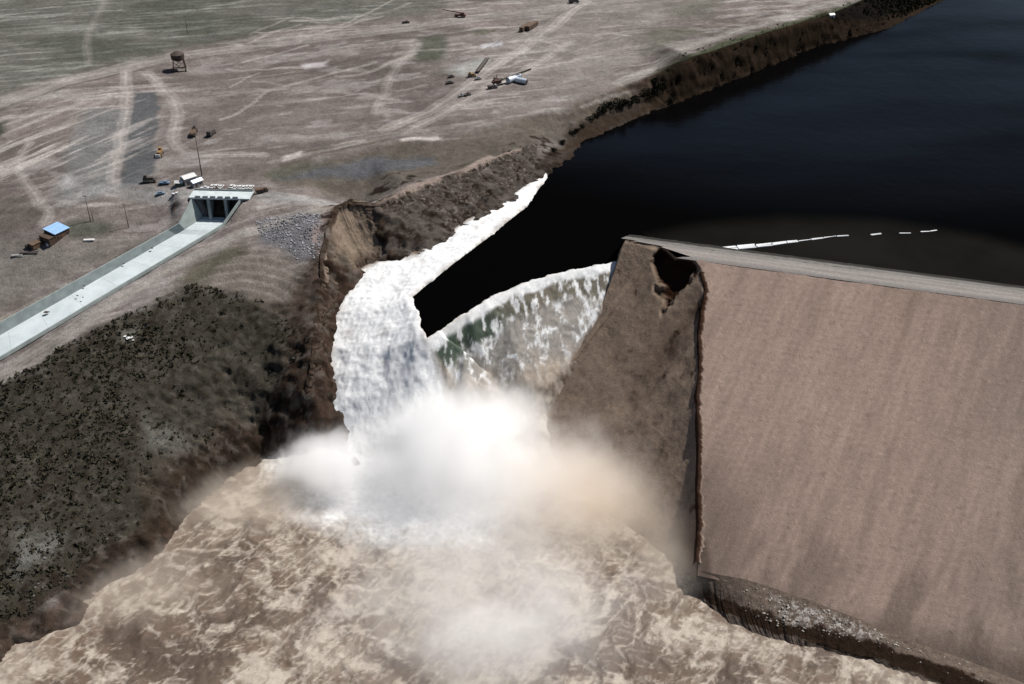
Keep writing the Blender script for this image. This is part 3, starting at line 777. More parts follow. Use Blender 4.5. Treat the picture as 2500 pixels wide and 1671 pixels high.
# cut line on the downstream face (top of the breach wall)
cut_top = [(1508, 638, -11), (1514, 614, -6.5), (1521, 597, -2), (1527, 587, -0.4), (1565, 592, -0.4), (1606, 603, -0.4), (1622, 604, -0.3), (1650, 629, -0.3), (1690, 630, -0.3)]
ct = Ps(cut_top) + [on_face(*q) for q in [(1712, 655), (1727, 707), (1718, 760), (1710, 830), (1713, 900), (1706, 960), (1709, 1030), (1712, 1100), (1709, 1190), (1712, 1280), (1705, 1375)]]
cut_xy = [p[:2] for p in ct]
def loft(top, bot, nu, nv):
    def res(l, n, wts=None):
        l = np.array(l, float)
        return l
    return None
def uv_along(p):
    v = np.array(p[:2]) - ca
    return float(np.dot(v, DD)), float(np.dot(v, DN))
cuv = [uv_along(p) for p in ct]
# downstream face: rows run down the slope; the left border follows the cut line
def cut_u(v):
    vs_ = [q[1] for q in cuv[8:]]; us_ = [q[0] for q in cuv[8:]]
    return np.interp(v, vs_, us_)
V = np.linspace(0, 175, 190)
S = np.concatenate([np.linspace(0, 170, 190), 170 + np.linspace(3, 330, 60)])
SS, VV = np.meshgrid(S, V)
lft = cut_u(VV) + fbm(VV, VV * 0, None, 6, 3, 90) * 0.9 * sst(2, 10, VV)
UU = lft + SS
FXx = ca[0] + DD[0] * UU + DN[0] * VV; FYy = ca[1] + DD[1] * UU + DN[1] * VV
streak = fbm(UU * 0.5, VV * 0.06, None, 2.4, 4, 91)
FZz = -VV / SLOPE + streak * 0.10 + fbm(UU, VV, None, 12, 3, 92) * 0.22 - 0.12
# colour of the fill
DC = np.zeros(UU.shape + (3,)); DC[:] = (0.226, 0.169, 0.141)
st_a = fbm(UU + VV * 0.25, VV * 0.07, None, 7, 4, 93); st_b = fbm(UU + VV * 0.25, VV * 0.05, None, 2.2, 3, 94); bl = fbm(UU, VV, None, 40, 3, 95)
DC *= (1 + 0.12 * st_a + 0.12 * st_b + 0.14 * bl)[..., None]
grey = sst(90, 200, UU)[..., None] * 0.5
DC = DC * (1 - grey) + np.array((0.135, 0.12, 0.105)) * grey
br = (sst(0.15, 0.5, fbm(UU + VV * 0.2, VV * 0.12, None, 22, 3, 96)) * 0.5 * sst(20, 60, UU))[..., None]
DC = DC * (1 - br) + np.array((0.115, 0.085, 0.066)) * br
dk = (sst(100, 130, VV + bl * 8) * sst(0.05, 0.4, fbm(UU + VV * 0.3, VV * 0.4, None, 12, 4, 97)) * 0.5)[..., None]
DC = DC * (1 - dk) + np.array((0.09, 0.07, 0.058)) * dk
wetd = (np.exp(-(((UU - cut_u(VV) - 6) / 12) ** 2)) * sst(85, 110, VV) * 0.55)[..., None]
lowf = (sst(-66, -72.5, FZz + bl * 2.5) * 0.75)[..., None]
DC = DC * (1 - lowf) + np.array((0.07, 0.056, 0.047)) * lowf
wl_d = segdist(Ps([(1700, 1395, -75), (1722, 1482, -75), (1795, 1540, -75), (1904, 1582, -75)]), FXx + bl * 2, FYy + st_a * 2)
wlm = (sst(4.5, 1.0, wl_d) * 0.85)[..., None]
DC = DC * (1 - wlm) + np.array((0.03, 0.021, 0.016)) * wlm
# courses left by the rollers, scattered stones
crs = np.sin(VV * 2.1 + fbm(UU, VV, None, 14, 2, 121) * 1.2) * 0.03 + np.where(fbm(UU, VV, None, 1.3, 2, 122) > 0.56, 0.15, 0) + np.where(fbm(UU, VV, None, 1.5, 2, 123) < -0.6, -0.18, 0)
DC *= (1 + crs + 0.16 * fbm(UU + VV * 0.25, VV * 0.10, None, 0.9, 2, 124))[..., None]
DC = DC * (1 - wetd) + np.array((0.085, 0.065, 0.055)) * wetd
M_FILL = earth_mat('rolled_earth_fill', 'fill', fine=((0.5, 0.12), (2.2, 0.22)), bump=0.7, bscale=1.6, bdist=0.35)
av = [uv_along(p) for p in bankA]
fkeep = VV < np.interp(UU, [q[0] for q in av], [q[1] for q in av]) + 1.0
fo = grid_mesh('downstream_face', FXx - ca[0], FYy - ca[1], FZz, M_FILL, fkeep, [('fill', DC)], parent=dam)
# crest road
Wc = np.linspace(-CREST_W, 0.9, 15)
Sc = np.concatenate([np.linspace(0, 120, 120), 120 + np.linspace(3, 380, 60)])
SS, VV = np.meshgrid(Sc, Wc)
cu_v = [q[1] for q in cuv[3:9]]; cu_u = [q[0] for q in cuv[3:9]]
order = np.argsort(cu_v)
lft = np.interp(VV, np.array(cu_v)[order], np.array(cu_u)[order]) + 0.2
UU = lft + SS
crn = fbm(UU * 0.1, VV, None, 1.6, 3, 98)
CZ = 0.05 + 0.10 * np.exp(-((VV + 1.0) / 0.7) ** 2) * 2 + crn * 0.06 - np.maximum(VV, 0) / SLOPE
CC = np.zeros(UU.shape + (3,)); CC[:] = (0.185, 0.172, 0.165)
CC *= (1 + 0.2 * crn)[..., None]
rut = (np.exp(-((VV + 3.4) / 0.8) ** 2) + np.exp(-((VV + 7.0) / 0.8) ** 2))[..., None] * 0.45
CC = CC * (1 - rut) + np.array((0.28, 0.25, 0.225)) * rut
grid_mesh('crest_road', ca[0] * 0 + DD[0] * UU + DN[0] * VV, DD[1] * UU + DN[1] * VV, CZ, M_FILL, None, [('fill', CC)], parent=dam)
# upstream slope of riprap
Wu = np.linspace(CREST_W, CREST_W + 34, 30)
SS, VV = np.meshgrid(Sc, Wu)
UU = cuv[3][0] - 2.5 + SS
UZ = -(VV - CREST_W) / 2.4 + fbm(UU, VV, None, 2.2, 3, 99) * 0.3
UC = np.zeros(UU.shape + (3,)); UC[:] = (0.13, 0.125, 0.118); UC *= (1 + 0.35 * fbm(UU, VV, None, 1.8, 3, 100))[..., None]
wet = sst(22, 27, VV)[..., None]; UC = UC * (1 - wet * 0.75)
grid_mesh('upstream_slope', DD[0] * UU - DN[0] * VV, DD[1] * UU - DN[1] * VV, UZ, M_FILL, None, [('fill', UC)], parent=dam)
# breach wall: from the cut line down to the flood
pairs_b = Ps([(1508, 640, -11.5), (1493, 695, -18), (1476, 746, -25.5), (1450, 795, -31.5), (1417, 842, -38.5), (1337, 948, -52.5), (1317, 1005, -62), (1320, 1055, -67), (1325, 1090, -71), (1330, 1125, -73), (1350, 1160, -75), (1385, 1190, -76), (1425, 1220, -76.5), (1465, 1250, -77), (1505, 1280, -77), (1545, 1310, -77),
              (1585, 1340, -77), (1625, 1370, -77), (1660, 1398, -77), (1702, 1428, -77)])
assert len(pairs_b) == len(ct)
ct2 = np.array(ct); cb2 = np.array(pairs_b)
nu = 330
tt = np.linspace(0, len(ct2) - 1, nu)
def samp(A, t): return np.stack([np.interp(t, np.arange(len(A)), A[:, k]) for k in range(3)], -1)
TT_, BB_ = samp(ct2, tt), samp(cb2, tt)
def sm(A, k):
    for _ in range(k):
        A = A.copy(); A[1:-1] = (A[:-2] + 2 * A[1:-1] + A[2:]) / 4
    return A
BB_ = sm(BB_, 40)
jag = fbm(tt * 3.0, tt * 0, None, 1.6, 3, 101)
nv = 170
w = np.linspace(0, 1, nv)[:, None, None]
hz = w ** 1.0; vz = 1 - (1 - w) ** 1.12
Wl = np.concatenate([TT_[None, :, :2] * (1 - hz) + BB_[None, :, :2] * hz, TT_[None, :, 2:] * (1 - vz) + BB_[None, :, 2:] * vz], -1)
gu = np.gradient(Wl, axis=1); gv = np.gradient(Wl, axis=0)
nn = np.cross(gu, gv); nn /= (np.linalg.norm(nn, axis=-1, keepdims=True) + 1e-9)
if nn[60, 60, 0] > 0: nn = -nn
for _ in range(12):
    nn[1:-1] = (nn[:-2] + 2 * nn[1:-1] + nn[2:]) / 4; nn[:, 1:-1] = (nn[:, :-2] + 2 * nn[:, 1:-1] + nn[:, 2:]) / 4
wx_, wy_, wz_ = Wl[..., 0], Wl[..., 1], Wl[..., 2]
tg = np.broadcast_to(tt[None], wx_.shape); wg = np.broadcast_to(w[..., 0], wx_.shape)
body = sst(0, 0.035, wg)
slab = fbm(wx_, wy_, wz_ * 0.35, 16, 4, 102)
ril = fbm(tg * 2.2, wz_ * 0.03, None, 1.0, 3, 103)
fine = fbm(wx_, wy_, wz_, 3.2, 3, 104, ridged=True)
disp = (slab * 1.4 + ril * 0.6 + fine * 0.14) * body * sst(1.0, 0.9, wg)
# scooped hollow under the notch in the crest, overhanging clods down the outer edge
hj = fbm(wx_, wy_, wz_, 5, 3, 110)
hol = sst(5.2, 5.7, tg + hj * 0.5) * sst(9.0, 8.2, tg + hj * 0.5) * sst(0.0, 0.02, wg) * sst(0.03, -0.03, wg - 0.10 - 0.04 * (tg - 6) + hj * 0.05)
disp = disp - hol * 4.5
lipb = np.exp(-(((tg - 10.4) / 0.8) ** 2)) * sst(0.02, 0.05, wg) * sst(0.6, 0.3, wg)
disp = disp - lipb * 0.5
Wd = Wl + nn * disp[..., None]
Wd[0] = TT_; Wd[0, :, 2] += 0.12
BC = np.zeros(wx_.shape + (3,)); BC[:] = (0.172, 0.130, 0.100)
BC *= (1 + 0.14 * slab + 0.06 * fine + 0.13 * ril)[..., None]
dkm = np.clip(hol * 1.6 + lipb * 0.5 + sst(0.3, 0.55, fbm(wx_, wy_, wz_, 4, 4, 105)) * sst(0.75, 0.1, wg) * 0.8 + np.exp(-(((tg - 11) / 2.2) ** 2)) * sst(0.15, 0.45, fbm(wx_, wy_, wz_, 7, 4, 106)) * 0.3, 0, 1)[..., None]  # paints the hollow's shade into the soil colour, plus edge crevice and random blotches
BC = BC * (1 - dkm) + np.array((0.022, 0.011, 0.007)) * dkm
damp = (sst(0.35, 0.8, wg) * 0.15)[..., None]
BC = BC * (1 - damp) + np.array((0.17, 0.13, 0.1)) * damp
M_CUT = earth_mat('cut_silt_core', 'fill', fine=((0.4, 0.14), (1.6, 0.2)), bump=0.8, bscale=0.9, bdist=0.5)
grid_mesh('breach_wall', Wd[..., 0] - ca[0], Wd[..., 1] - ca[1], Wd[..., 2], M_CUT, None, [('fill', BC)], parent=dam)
# broken lip of fill along the outer edge of the cut
lp_t = np.linspace(9.2, 19, 240)
Lp = samp(ct2, lp_t)
row = np.linspace(-1.4, 1.6, 9)
rag = fbm(lp_t * 9, lp_t * 0, None, 1.6, 4, 107, gain=0.7)[None]
rw_ = row[:, None] * (1.2 + 0.9 * rag) + rag * 1.0 - 0.35
lx = Lp[None, :, 0] + rw_ * DD[0]; ly = Lp[None, :, 1] + rw_ * DD[1]
lz_ = Lp[None, :, 2] + 0.25 + (0.12 + 0.30 * rag) * np.exp(-(row[:, None] / 0.8) ** 2) + fbm(lx, ly, None, 1.2, 2, 108) * 0.3 - 2.5 * sst(-0.6, -1.4, row[:, None]) - 0.5 * sst(0.8, 1.6, row[:, None])
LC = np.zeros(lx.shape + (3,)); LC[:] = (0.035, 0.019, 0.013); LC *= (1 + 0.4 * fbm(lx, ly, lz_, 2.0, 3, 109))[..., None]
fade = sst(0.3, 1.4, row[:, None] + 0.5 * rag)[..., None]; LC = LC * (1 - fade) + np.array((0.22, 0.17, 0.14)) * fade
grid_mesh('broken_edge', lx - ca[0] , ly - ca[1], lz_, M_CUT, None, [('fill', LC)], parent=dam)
# ------------------------------------------------------------------ undercut bank along the toe of the dam
def mixk(m, col):
    global KC
    m = np.clip(m, 0, 1)[..., None]; KC = KC * (1 - m) + np.array(col) * m
nu = 620
tt = np.linspace(0, len(bankA) - 1, nu)
wob = fbm(tt * 5, tt * 0, None, 1.0, 4, 150, gain=0.65)
rows_ = [sm(samp(np.array(q), tt), 12) for q in (bankA, bankB, bankC, bankD)]
rows_[0][:, 2] += 0.10
for q, am in ((rows_[1], 1.0), (rows_[2], 1.2), (rows_[3], 0.9)):
    q[:, 0] += DN[0] * wob * am; q[:, 1] += DN[1] * wob * am
kk = np.concatenate([np.linspace(0, 1, 34)[:-1], np.linspace(1, 2, 26)[:-1], np.linspace(2, 3, 30)])
Wl = np.stack([rows_[min(2, int(k))] * (1 - (k - min(2, int(k)))) + rows_[min(2, int(k)) + 1] * (k - min(2, int(k))) for k in kk])
kg = np.broadcast_to(kk[:, None], Wl.shape[:2]); tg = np.broadcast_to(tt[None], kg.shape)
a_, b_, c_ = Wl[..., 0], Wl[..., 1], Wl[..., 2]
nb1 = fbm(a_, b_, c_, 5, 4, 151, gain=0.6); nb2 = fbm(a_, b_, c_, 1.3, 3, 152, gain=0.7)
Wd = Wl.copy(); Wd[..., 2] += (nb1 * 0.5 + nb2 * 0.22) * sst(0.0, 0.25, kg)
KC = np.zeros(a_.shape + (3,)); KC[:] = (0.105, 0.082, 0.067)
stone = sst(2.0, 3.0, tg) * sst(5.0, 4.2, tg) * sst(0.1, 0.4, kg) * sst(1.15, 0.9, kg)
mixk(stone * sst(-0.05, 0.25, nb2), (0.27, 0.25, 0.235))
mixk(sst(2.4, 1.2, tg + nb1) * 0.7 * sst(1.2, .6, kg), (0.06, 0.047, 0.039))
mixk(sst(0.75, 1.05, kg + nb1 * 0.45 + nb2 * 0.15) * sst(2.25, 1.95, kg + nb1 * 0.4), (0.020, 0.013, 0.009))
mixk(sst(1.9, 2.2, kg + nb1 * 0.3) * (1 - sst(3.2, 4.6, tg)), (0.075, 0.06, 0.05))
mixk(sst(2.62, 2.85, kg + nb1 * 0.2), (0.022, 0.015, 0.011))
KC *= (1 + 0.3 * nb2)[..., None]
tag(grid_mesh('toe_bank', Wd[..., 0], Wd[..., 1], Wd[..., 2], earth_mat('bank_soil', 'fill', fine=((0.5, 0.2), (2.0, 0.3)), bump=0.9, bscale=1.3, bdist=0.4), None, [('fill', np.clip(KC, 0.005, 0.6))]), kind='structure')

# ------------------------------------------------------------------ torn right abutment beside the torrent
ctp = Ds([(690, 905, -46), (702, 880, -41), (712, 820, -32.3), (718, 760, -26.3), (723, 700, -23.2), (732, 640, -16.2), (733, 590, -10.3), (748, 520, -3.8), (770, 470, -1.2), (800, 461, -0.8), (860, 466, -1.3), (905, 445, -1.3), (945, 429, -1.3), (1000, 410, -1.6), (1050, 394, -1.8), (1090, 378, -1.8), (1130, 361, -1.9), (1180, 344, -2.2), (1225, 329, -2.8)])
cbt = Ps([(812, 990, -55.5), (806, 935, -49), (804, 850, -41), (814, 770, -33), (838, 728, -29.5), (858, 695, -27.5), (872, 677, -26.5), (884, 666, -25.5), (898, 656, -25), (925, 645, -24), (962, 637, -23.2), (1000, 632, -21.5), (1030, 622, -20.5), (1070, 592, -18.5), (1110, 566, -17), (1160, 538, -15.5), (1205, 511, -14), (1250, 482, -13), (1300, 449, -12.5)])
cT, cB = np.array(ctp), np.array(cbt)
nu, nv = 640, 130
tt = np.linspace(0, len(cT) - 1, nu)
TT_, BB_ = sm(samp(cT, tt), 10), sm(samp(cB, tt), 10)
rj = fbm(tt * 4.5, tt * 0, None, 1.0, 4, 140, gain=0.6)
TT_[:, 0] -= rj * 1.0; TT_[:, 1] += rj * 0.9
w = np.linspace(0, 1.06, nv)[:, None, None]
upstream = sst(9, 12, tt)[None]
hz = np.where(upstream[..., None] > 0.5, w, w ** 1.35); hz = w ** (1.45 - 0.45 * upstream[..., None])
Wl = np.concatenate([TT_[None, :, :2] * (1 - hz) + BB_[None, :, :2] * hz, TT_[None, :, 2:] * (1 - w) + BB_[None, :, 2:] * w], -1)
gu = np.gradient(Wl, axis=1); gv = np.gradient(Wl, axis=0)
nn = np.cross(gu, gv); nn /= (np.linalg.norm(nn, axis=-1, keepdims=True) + 1e-9)
if nn[60, 500, 2] < 0: nn = -nn
for _ in range(14):
    nn[1:-1] = (nn[:-2] + 2 * nn[1:-1] + nn[2:]) / 4; nn[:, 1:-1] = (nn[:, :-2] + 2 * nn[:, 1:-1] + nn[:, 2:]) / 4
a_, b_, c_ = Wl[..., 0], Wl[..., 1], Wl[..., 2]
tg = np.broadcast_to(tt[None], a_.shape); wg = np.broadcast_to(w[..., 0], a_.shape)
big = fbm(a_, b_, c_ * 0.8, 13, 4, 141, ridged=True); mid = fbm(a_, b_, c_, 4.2, 4, 142, gain=0.6, ridged=True); rill = fbm(tg * 3.5, c_ * 0.05, None, 1.0, 3, 143)
tan_ = sst(4.6, 5.6, tg + mid * 0.3) * sst(10.2, 9.2, tg + mid * 0.3) * sst(0.10, 0.2, wg + mid * 0.06) * sst(1.0, 0.72, wg + big * 0.12)
dsp = (big * 1.7 + mid * 0.9 + rill * 0.5) * (1 - 0.75 * tan_) + tan_ * big * 0.9
dsp = dsp * sst(0.0, 0.05, wg) + 0.7 * sst(0, 0.08, wg) * sst(1.05, 0.95, wg)
Wd = Wl + nn * dsp[..., None]
Wd[0] = TT_; Wd[0, :, 2] += 0.1
KC = np.zeros(a_.shape + (3,)); KC[:] = (0.052, 0.038, 0.030)
up_c = (upstream * 0.8)[..., None] * np.ones_like(a_)[..., None]; KC = KC * (1 - up_c) + np.array((0.056, 0.048, 0.042)) * up_c
sp1 = fbm(a_, b_, c_, 2.6, 3, 144, gain=0.75); sp2 = fbm(a_, b_, c_, 1.7, 2, 145, gain=0.7)
band_ = fbm(a_ * 0.3 + b_ * 0.15, c_ * 1.2 + b_ * 0.3, None, 4, 3, 146)
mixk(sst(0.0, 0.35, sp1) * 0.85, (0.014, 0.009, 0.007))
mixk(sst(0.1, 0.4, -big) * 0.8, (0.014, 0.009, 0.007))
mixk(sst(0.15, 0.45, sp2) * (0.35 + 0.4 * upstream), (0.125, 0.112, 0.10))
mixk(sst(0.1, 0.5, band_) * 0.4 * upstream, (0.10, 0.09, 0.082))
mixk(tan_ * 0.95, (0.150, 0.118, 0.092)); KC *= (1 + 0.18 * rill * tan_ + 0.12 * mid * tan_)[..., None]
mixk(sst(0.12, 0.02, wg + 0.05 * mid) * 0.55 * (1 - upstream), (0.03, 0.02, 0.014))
mixk(sst(0.13, 0.03, wg + 0.06 * sp1) * 0.8 * upstream * sst(-0.1, 0.3, fbm(tg, tg * 0, None, 1.3, 2, 147)), (0.25, 0.20, 0.175))  # lit upstream rim, brightness painted in as paler rock
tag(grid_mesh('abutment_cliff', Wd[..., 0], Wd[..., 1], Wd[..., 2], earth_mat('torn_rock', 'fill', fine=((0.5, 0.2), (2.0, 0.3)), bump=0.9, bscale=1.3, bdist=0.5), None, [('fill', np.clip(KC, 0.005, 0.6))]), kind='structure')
print('dam done')
#@@NEXT
# ------------------------------------------------------------------ small mesh kit
class MB:
    def __init__(self): self.bm = bmesh.new()
    def box(self, c, s, rz=0.0, taper=1.0, bev=0.0, rot=None):
        r = bmesh.ops.create_cube(self.bm, size=1.0)
        vs = r['verts']
        for v in vs:
            k = taper if v.co.z > 0 else 1.0
            v.co.x *= s[0] * k; v.co.y *= s[1] * k; v.co.z *= s[2]
        if bev:
            es = list({e for v in vs for e in v.link_edges})
            rb = bmesh.ops.bevel(self.bm, geom=es, offset=bev, segments=1, affect='EDGES')
            vs = list({v for f in rb['faces'] for v in f.verts} | {v for v in vs if v.is_valid})
        M = Matrix.Translation(c) @ Matrix.Rotation(rz, 4, 'Z')
        if rot is not None: M = M @ rot
        bmesh.ops.transform(self.bm, matrix=M, verts=vs)
        return self
    def cyl(self, a, b, r0, r1=None, seg=10, caps=True):
        a, b = Vector(a), Vector(b)
        d = b - a
        r = bmesh.ops.create_cone(self.bm, cap_ends=caps, segments=seg, radius1=r0, radius2=r0 if r1 is None else r1, depth=d.length)
        M = Matrix.Translation((a + b) / 2) @ d.to_track_quat('Z', 'Y').to_matrix().to_4x4()
        bmesh.ops.transform(self.bm, matrix=M, verts=r['verts'])
        return self
    def faces(self, pts, fs):
        vs = [self.bm.verts.new(p) for p in pts]
        for f in fs: self.bm.faces.new([vs[i] for i in f])
        return self
    def prism(self, poly, z0, z1):
        vs0 = [self.bm.verts.new((*p[:2], z0)) for p in poly]; vs1 = [self.bm.verts.new((*p[:2], z1)) for p in poly]
        n = len(poly)
        self.bm.faces.new(vs1); self.bm.faces.new(vs0[::-1])
        for i in range(n): self.bm.faces.new((vs0[i], vs0[(i + 1) % n], vs1[(i + 1) % n], vs1[i]))
        return self
    def build(self, name, mat, parent=None, smooth=False):
        bmesh.ops.recalc_face_normals(self.bm, faces=self.bm.faces)
        me = bpy.data.meshes.new(name); self.bm.to_mesh(me); self.bm.free()
        if smooth:
            for p in me.polygons: p.use_smooth = True
        me.materials.append(mat)
        o = bpy.data.objects.new(name, me); COL.objects.link(o)
        if parent: o.parent = parent
        return o

CONC = simple_mat('pale_concrete', (0.42, 0.465, 0.48), 0.85, 0, 0.14, 0.25, 0.2)
CONCW = simple_mat('grey_concrete', (0.25, 0.285, 0.28), 0.9, 0, 0.16, 0.3, 0.2)  # darker grey concrete for the walls, piers and rear parapet
STEEL_DK = simple_mat('dark_rusty_steel', (0.05, 0.036, 0.028), 0.8, 0.2, 0.3, 0.8)
STEEL_LT = simple_mat('galvanised_steel', (0.50, 0.56, 0.64), 0.45, 0.3, 0.12, 0.6)
ROOF_BLUE = simple_mat('blue_sheet_roof', (0.24, 0.40, 0.62), 0.5, 0.1, 0.1, 0.5)
WOOD_BR = simple_mat('brown_boards', (0.06, 0.038, 0.026), 0.9, 0, 0.3, 0.9)
WOOD_RED = simple_mat('red_brown_boards', (0.09, 0.05, 0.03), 0.9, 0, 0.3, 0.9)
POLE_W = simple_mat('weathered_pole_wood', (0.07, 0.06, 0.052), 0.9, 0, 0.3, 1.5)
WHITE_P = simple_mat('white_paint', (0.52, 0.52, 0.52), 0.5, 0, 0.08, 1.0)
YELLOW_P = simple_mat('dusty_yellow_paint', (0.21, 0.125, 0.05), 0.7, 0, 0.25, 1.0)
BROWN_P = simple_mat('dusty_brown_paint', (0.085, 0.055, 0.036), 0.8, 0, 0.3, 1.0)
DARK_P = simple_mat('dusty_dark_paint', (0.065, 0.055, 0.05), 0.8, 0, 0.3, 1.0)
RED_P = simple_mat('dull_red_paint', (0.075, 0.032, 0.024), 0.7, 0, 0.25, 1.0)
BLUE_P = simple_mat('faded_blue_paint', (0.13, 0.2, 0.28), 0.5, 0, 0.15, 1.0)
GREEN_P = simple_mat('faded_green_paint', (0.07, 0.11, 0.075), 0.7, 0, 0.2, 1.0)
GREY_P = simple_mat('grey_paint', (0.22, 0.22, 0.22), 0.6, 0, 0.2, 1.0)
RUBBER = simple_mat('dusty_rubber', (0.03, 0.028, 0.026), 0.9, 0, 0.3, 2.0)
GLASS_D = simple_mat('dark_window_glass', (0.012, 0.014, 0.016), 0.15, 0, 0.1, 1.0, 0.5)

# ------------------------------------------------------------------ spillway chute
A3 = np.array
ch = thing('spillway_chute', 'long pale concrete spillway channel running down the slope from the three gate openings', 'spillway', wL[2])
def loc(p, o=wL[2]): return (p[0] - o[0], p[1] - o[1], p[2] - o[2])
def dens(l, n):
    l = A3(l); t = np.linspace(0, len(l) - 1, n)
    return np.stack([np.interp(t, np.arange(len(l)), l[:, k]) for k in range(3)], -1)
fRl = []          # floor foot of the near wall: straight under its top
for i, p in enumerate(wR): fRl.append((p[0] - 0.3, p[1] + 0.3, (fL[0][2], fL[1][2], fL[2][2] + 0.6, fL[3][2], fL[4][2])[i]))
NN = 120
fl, fr, wl, wr = dens(fL, NN), dens(fRl, NN), dens(wL, NN), dens(wR, NN)
mb = MB()
rows = []
for i in range(NN):
    rows.append([mb.bm.verts.new(loc(fl[i] * (1 - t) + fr[i] * t)) for t in np.linspace(0, 1, 5)])
for a, b in zip(rows[:-1], rows[1:]):
    for k in range(4): mb.bm.faces.new((a[k], a[k + 1], b[k + 1], b[k]))
mc, n, l, b = mat_new('chute_slabs')
tc = n.new('ShaderNodeTexCoord')
nz = n.new('ShaderNodeTexNoise'); nz.inputs['Scale'].default_value = 0.12; nz.inputs['Detail'].default_value = 8; nz.inputs['Roughness'].default_value = 0.7
l.new(tc.outputs['Object'], nz.inputs['Vector'])
rp = n.new('ShaderNodeValToRGB'); rp.color_ramp.elements[0].position = 0.3; rp.color_ramp.elements[1].position = 0.7
rp.color_ramp.elements[0].color = (0.36, 0.41, 0.425, 1); rp.color_ramp.elements[1].color = (0.50, 0.555, 0.58, 1)
l.new(nz.outputs[0], rp.inputs[0]); l.new(rp.outputs[0], b.inputs['Base Color']); b.inputs['Roughness'].default_value = 0.85
mb.build('channel_floor', mc, ch)
def wallmesh(name, foot, top, out):
    mb = MB(); rr = []
    for i in range(NN):
        o2 = A3((out[0], out[1], 0.0))
        rr.append([mb.bm.verts.new(loc(q)) for q in (foot[i] - A3((0, 0, 0.4)), top[i], top[i] + o2 * 0.55, top[i] + o2 * 0.9 - A3((0, 0, 1.6)))])
    for a, b in zip(rr[:-1], rr[1:]):
        for k in range(3): mb.bm.faces.new((a[k], a[k + 1], b[k + 1], b[k]))
    mb.build(name, CONCW, ch)
wallmesh('side_wall', fl, wl, (-0.7, 0.7))
wallmesh('side_wall', fr, wr, (0.7, -0.7))
# joints across the slabs, debris lying in the channel
mb = MB()
for i in range(8, NN - 30, 5):
    a, b_ = fl[i] + (fr[i] - fl[i]) * 0.03, fl[i] + (fr[i] - fl[i]) * 0.97
    d = (b_ - a) / np.linalg.norm(b_ - a); pdir = A3((-d[1], d[0], 0)) * 0.08
    mb.faces([loc(q + A3((0, 0, 0.012))) for q in (a - pdir, b_ - pdir, b_ + pdir, a + pdir)], [(0, 1, 2, 3)])
mb.build('slab_joints', simple_mat('joint_tar', (0.28, 0.31, 0.32), 0.9), ch)

# ------------------------------------------------------------------ spillway headworks
gL, gR = A3(P(469, 482, 0)), A3(P(586, 485, 0))
ax = (gR - gL); wid = float(np.linalg.norm(ax)); ax = ax / wid
ay = A3((-ax[1], ax[0], 0.0))                                   # upstream
gw = thing('spillway_gatehouse', 'pale concrete headworks with three dark gate openings under a flat deck', 'gate structure', tuple(gL), math.atan2(ax[1], ax[0]))
MB().box((wid / 2 + 1.5, 4.6, -0.55), (wid + 7, 9.4, 0.9), bev=0.08).build('deck', CONC, gw)
mb = MB()
for k in range(6):
    mb.box((1.6 + k * (wid - 1.6) / 6 + 1.4, 0.35, 0.42), (2.9, 0.4, 0.95))
mb.build('front_parapet', CONC, gw)
MB().box((wid / 2 + 1.5, 9.0, 0.35), (wid + 6, 0.3, 0.8)).build('rear_parapet', CONCW, gw)
bay = (wid - 2 * 1.6) / 3
for k in (1, 2):
    x = bay * k + 1.6 * (k - 0.5)
    mb = MB()
    # pier with a nose that slopes forward towards the foot
    pts = [(x - .8, 0.1, -1.05), (x + .8, 0.1, -1.05), (x + .8, 9, -1.05), (x - .8, 9, -1.05), (x - .8 + .9, -3.2, -13), (x + .8 + .9, -3.2, -13), (x + .8, 9, -13), (x - .8, 9, -13)]
    mb.faces(pts, [(0, 1, 2, 3), (7, 6, 5, 4), (0, 4, 5, 1), (1, 5, 6, 2), (2, 6, 7, 3), (3, 7, 4, 0)])
    mb.build('pier', CONCW, gw)
for k in range(3):
    x = bay * (k + .5) + 1.6 * k
    mb = MB(); mb.box((x, 6.5, -6.5), (bay - 0.04, 0.4, 11.0), bev=0.05)
    for zz in (-3, -5.5, -8, -10.5): mb.box((x, 6.2, zz), (bay - 0.3, 0.22, 0.3))
    mb.build('radial_gate', STEEL_DK, gw)
for x in (-0.6, wid + 0.6):
    MB().box((x, 4.5, -6.6), (1.2, 9.0, 11.0)).build('abutment_wall', CONCW, gw)
MB().box((wid / 2 + 0.6, 1.2, -12.6), (wid + 0.6, 9.0, 1.8)).build('sill', CONC, gw)

# ------------------------------------------------------------------ house with blue roof
gB = G(135, 594)
rzv = gB[2] + 4.9
B0, Bx, By = A3(P(133.6, 572.5, rzv)), A3(P(168, 556, rzv)), A3(P(112, 560, rzv))
hu = (Bx - B0); hu /= np.linalg.norm(hu); hv = A3((-hu[1], hu[0], 0.0))
LU = float(np.linalg.norm(Bx - B0)); LV = max(6.0, float(np.dot(By - B0, hv)))
hz_ = math.atan2(hu[1], hu[0])
hs = thing('farm_shed', 'tall brown boarded shed with a bright pale blue sheet roof', 'shed', (B0[0], B0[1], gB[2] - 0.2), hz_)
MB().box((LU / 2, LV / 2, 2.45), (LU, LV, 4.9)).build('wall', WOOD_BR, hs)
mb = MB()
mb.faces([(-.3, -.4, 4.95), (LU + .3, -.4, 4.95), (LU + .3, LV + .3, 5.9), (-.3, LV + .3, 5.9), (-.3, -.4, 5.12), (LU + .3, -.4, 5.12), (LU + .3, LV + .3, 6.07), (-.3, LV + .3, 6.07)],
         [(0, 3, 2, 1), (4, 5, 6, 7), (0, 1, 5, 4), (1, 2, 6, 5), (2, 3, 7, 6), (3, 0, 4, 7)])
rf = mb.build('roof', ROOF_BLUE, hs)
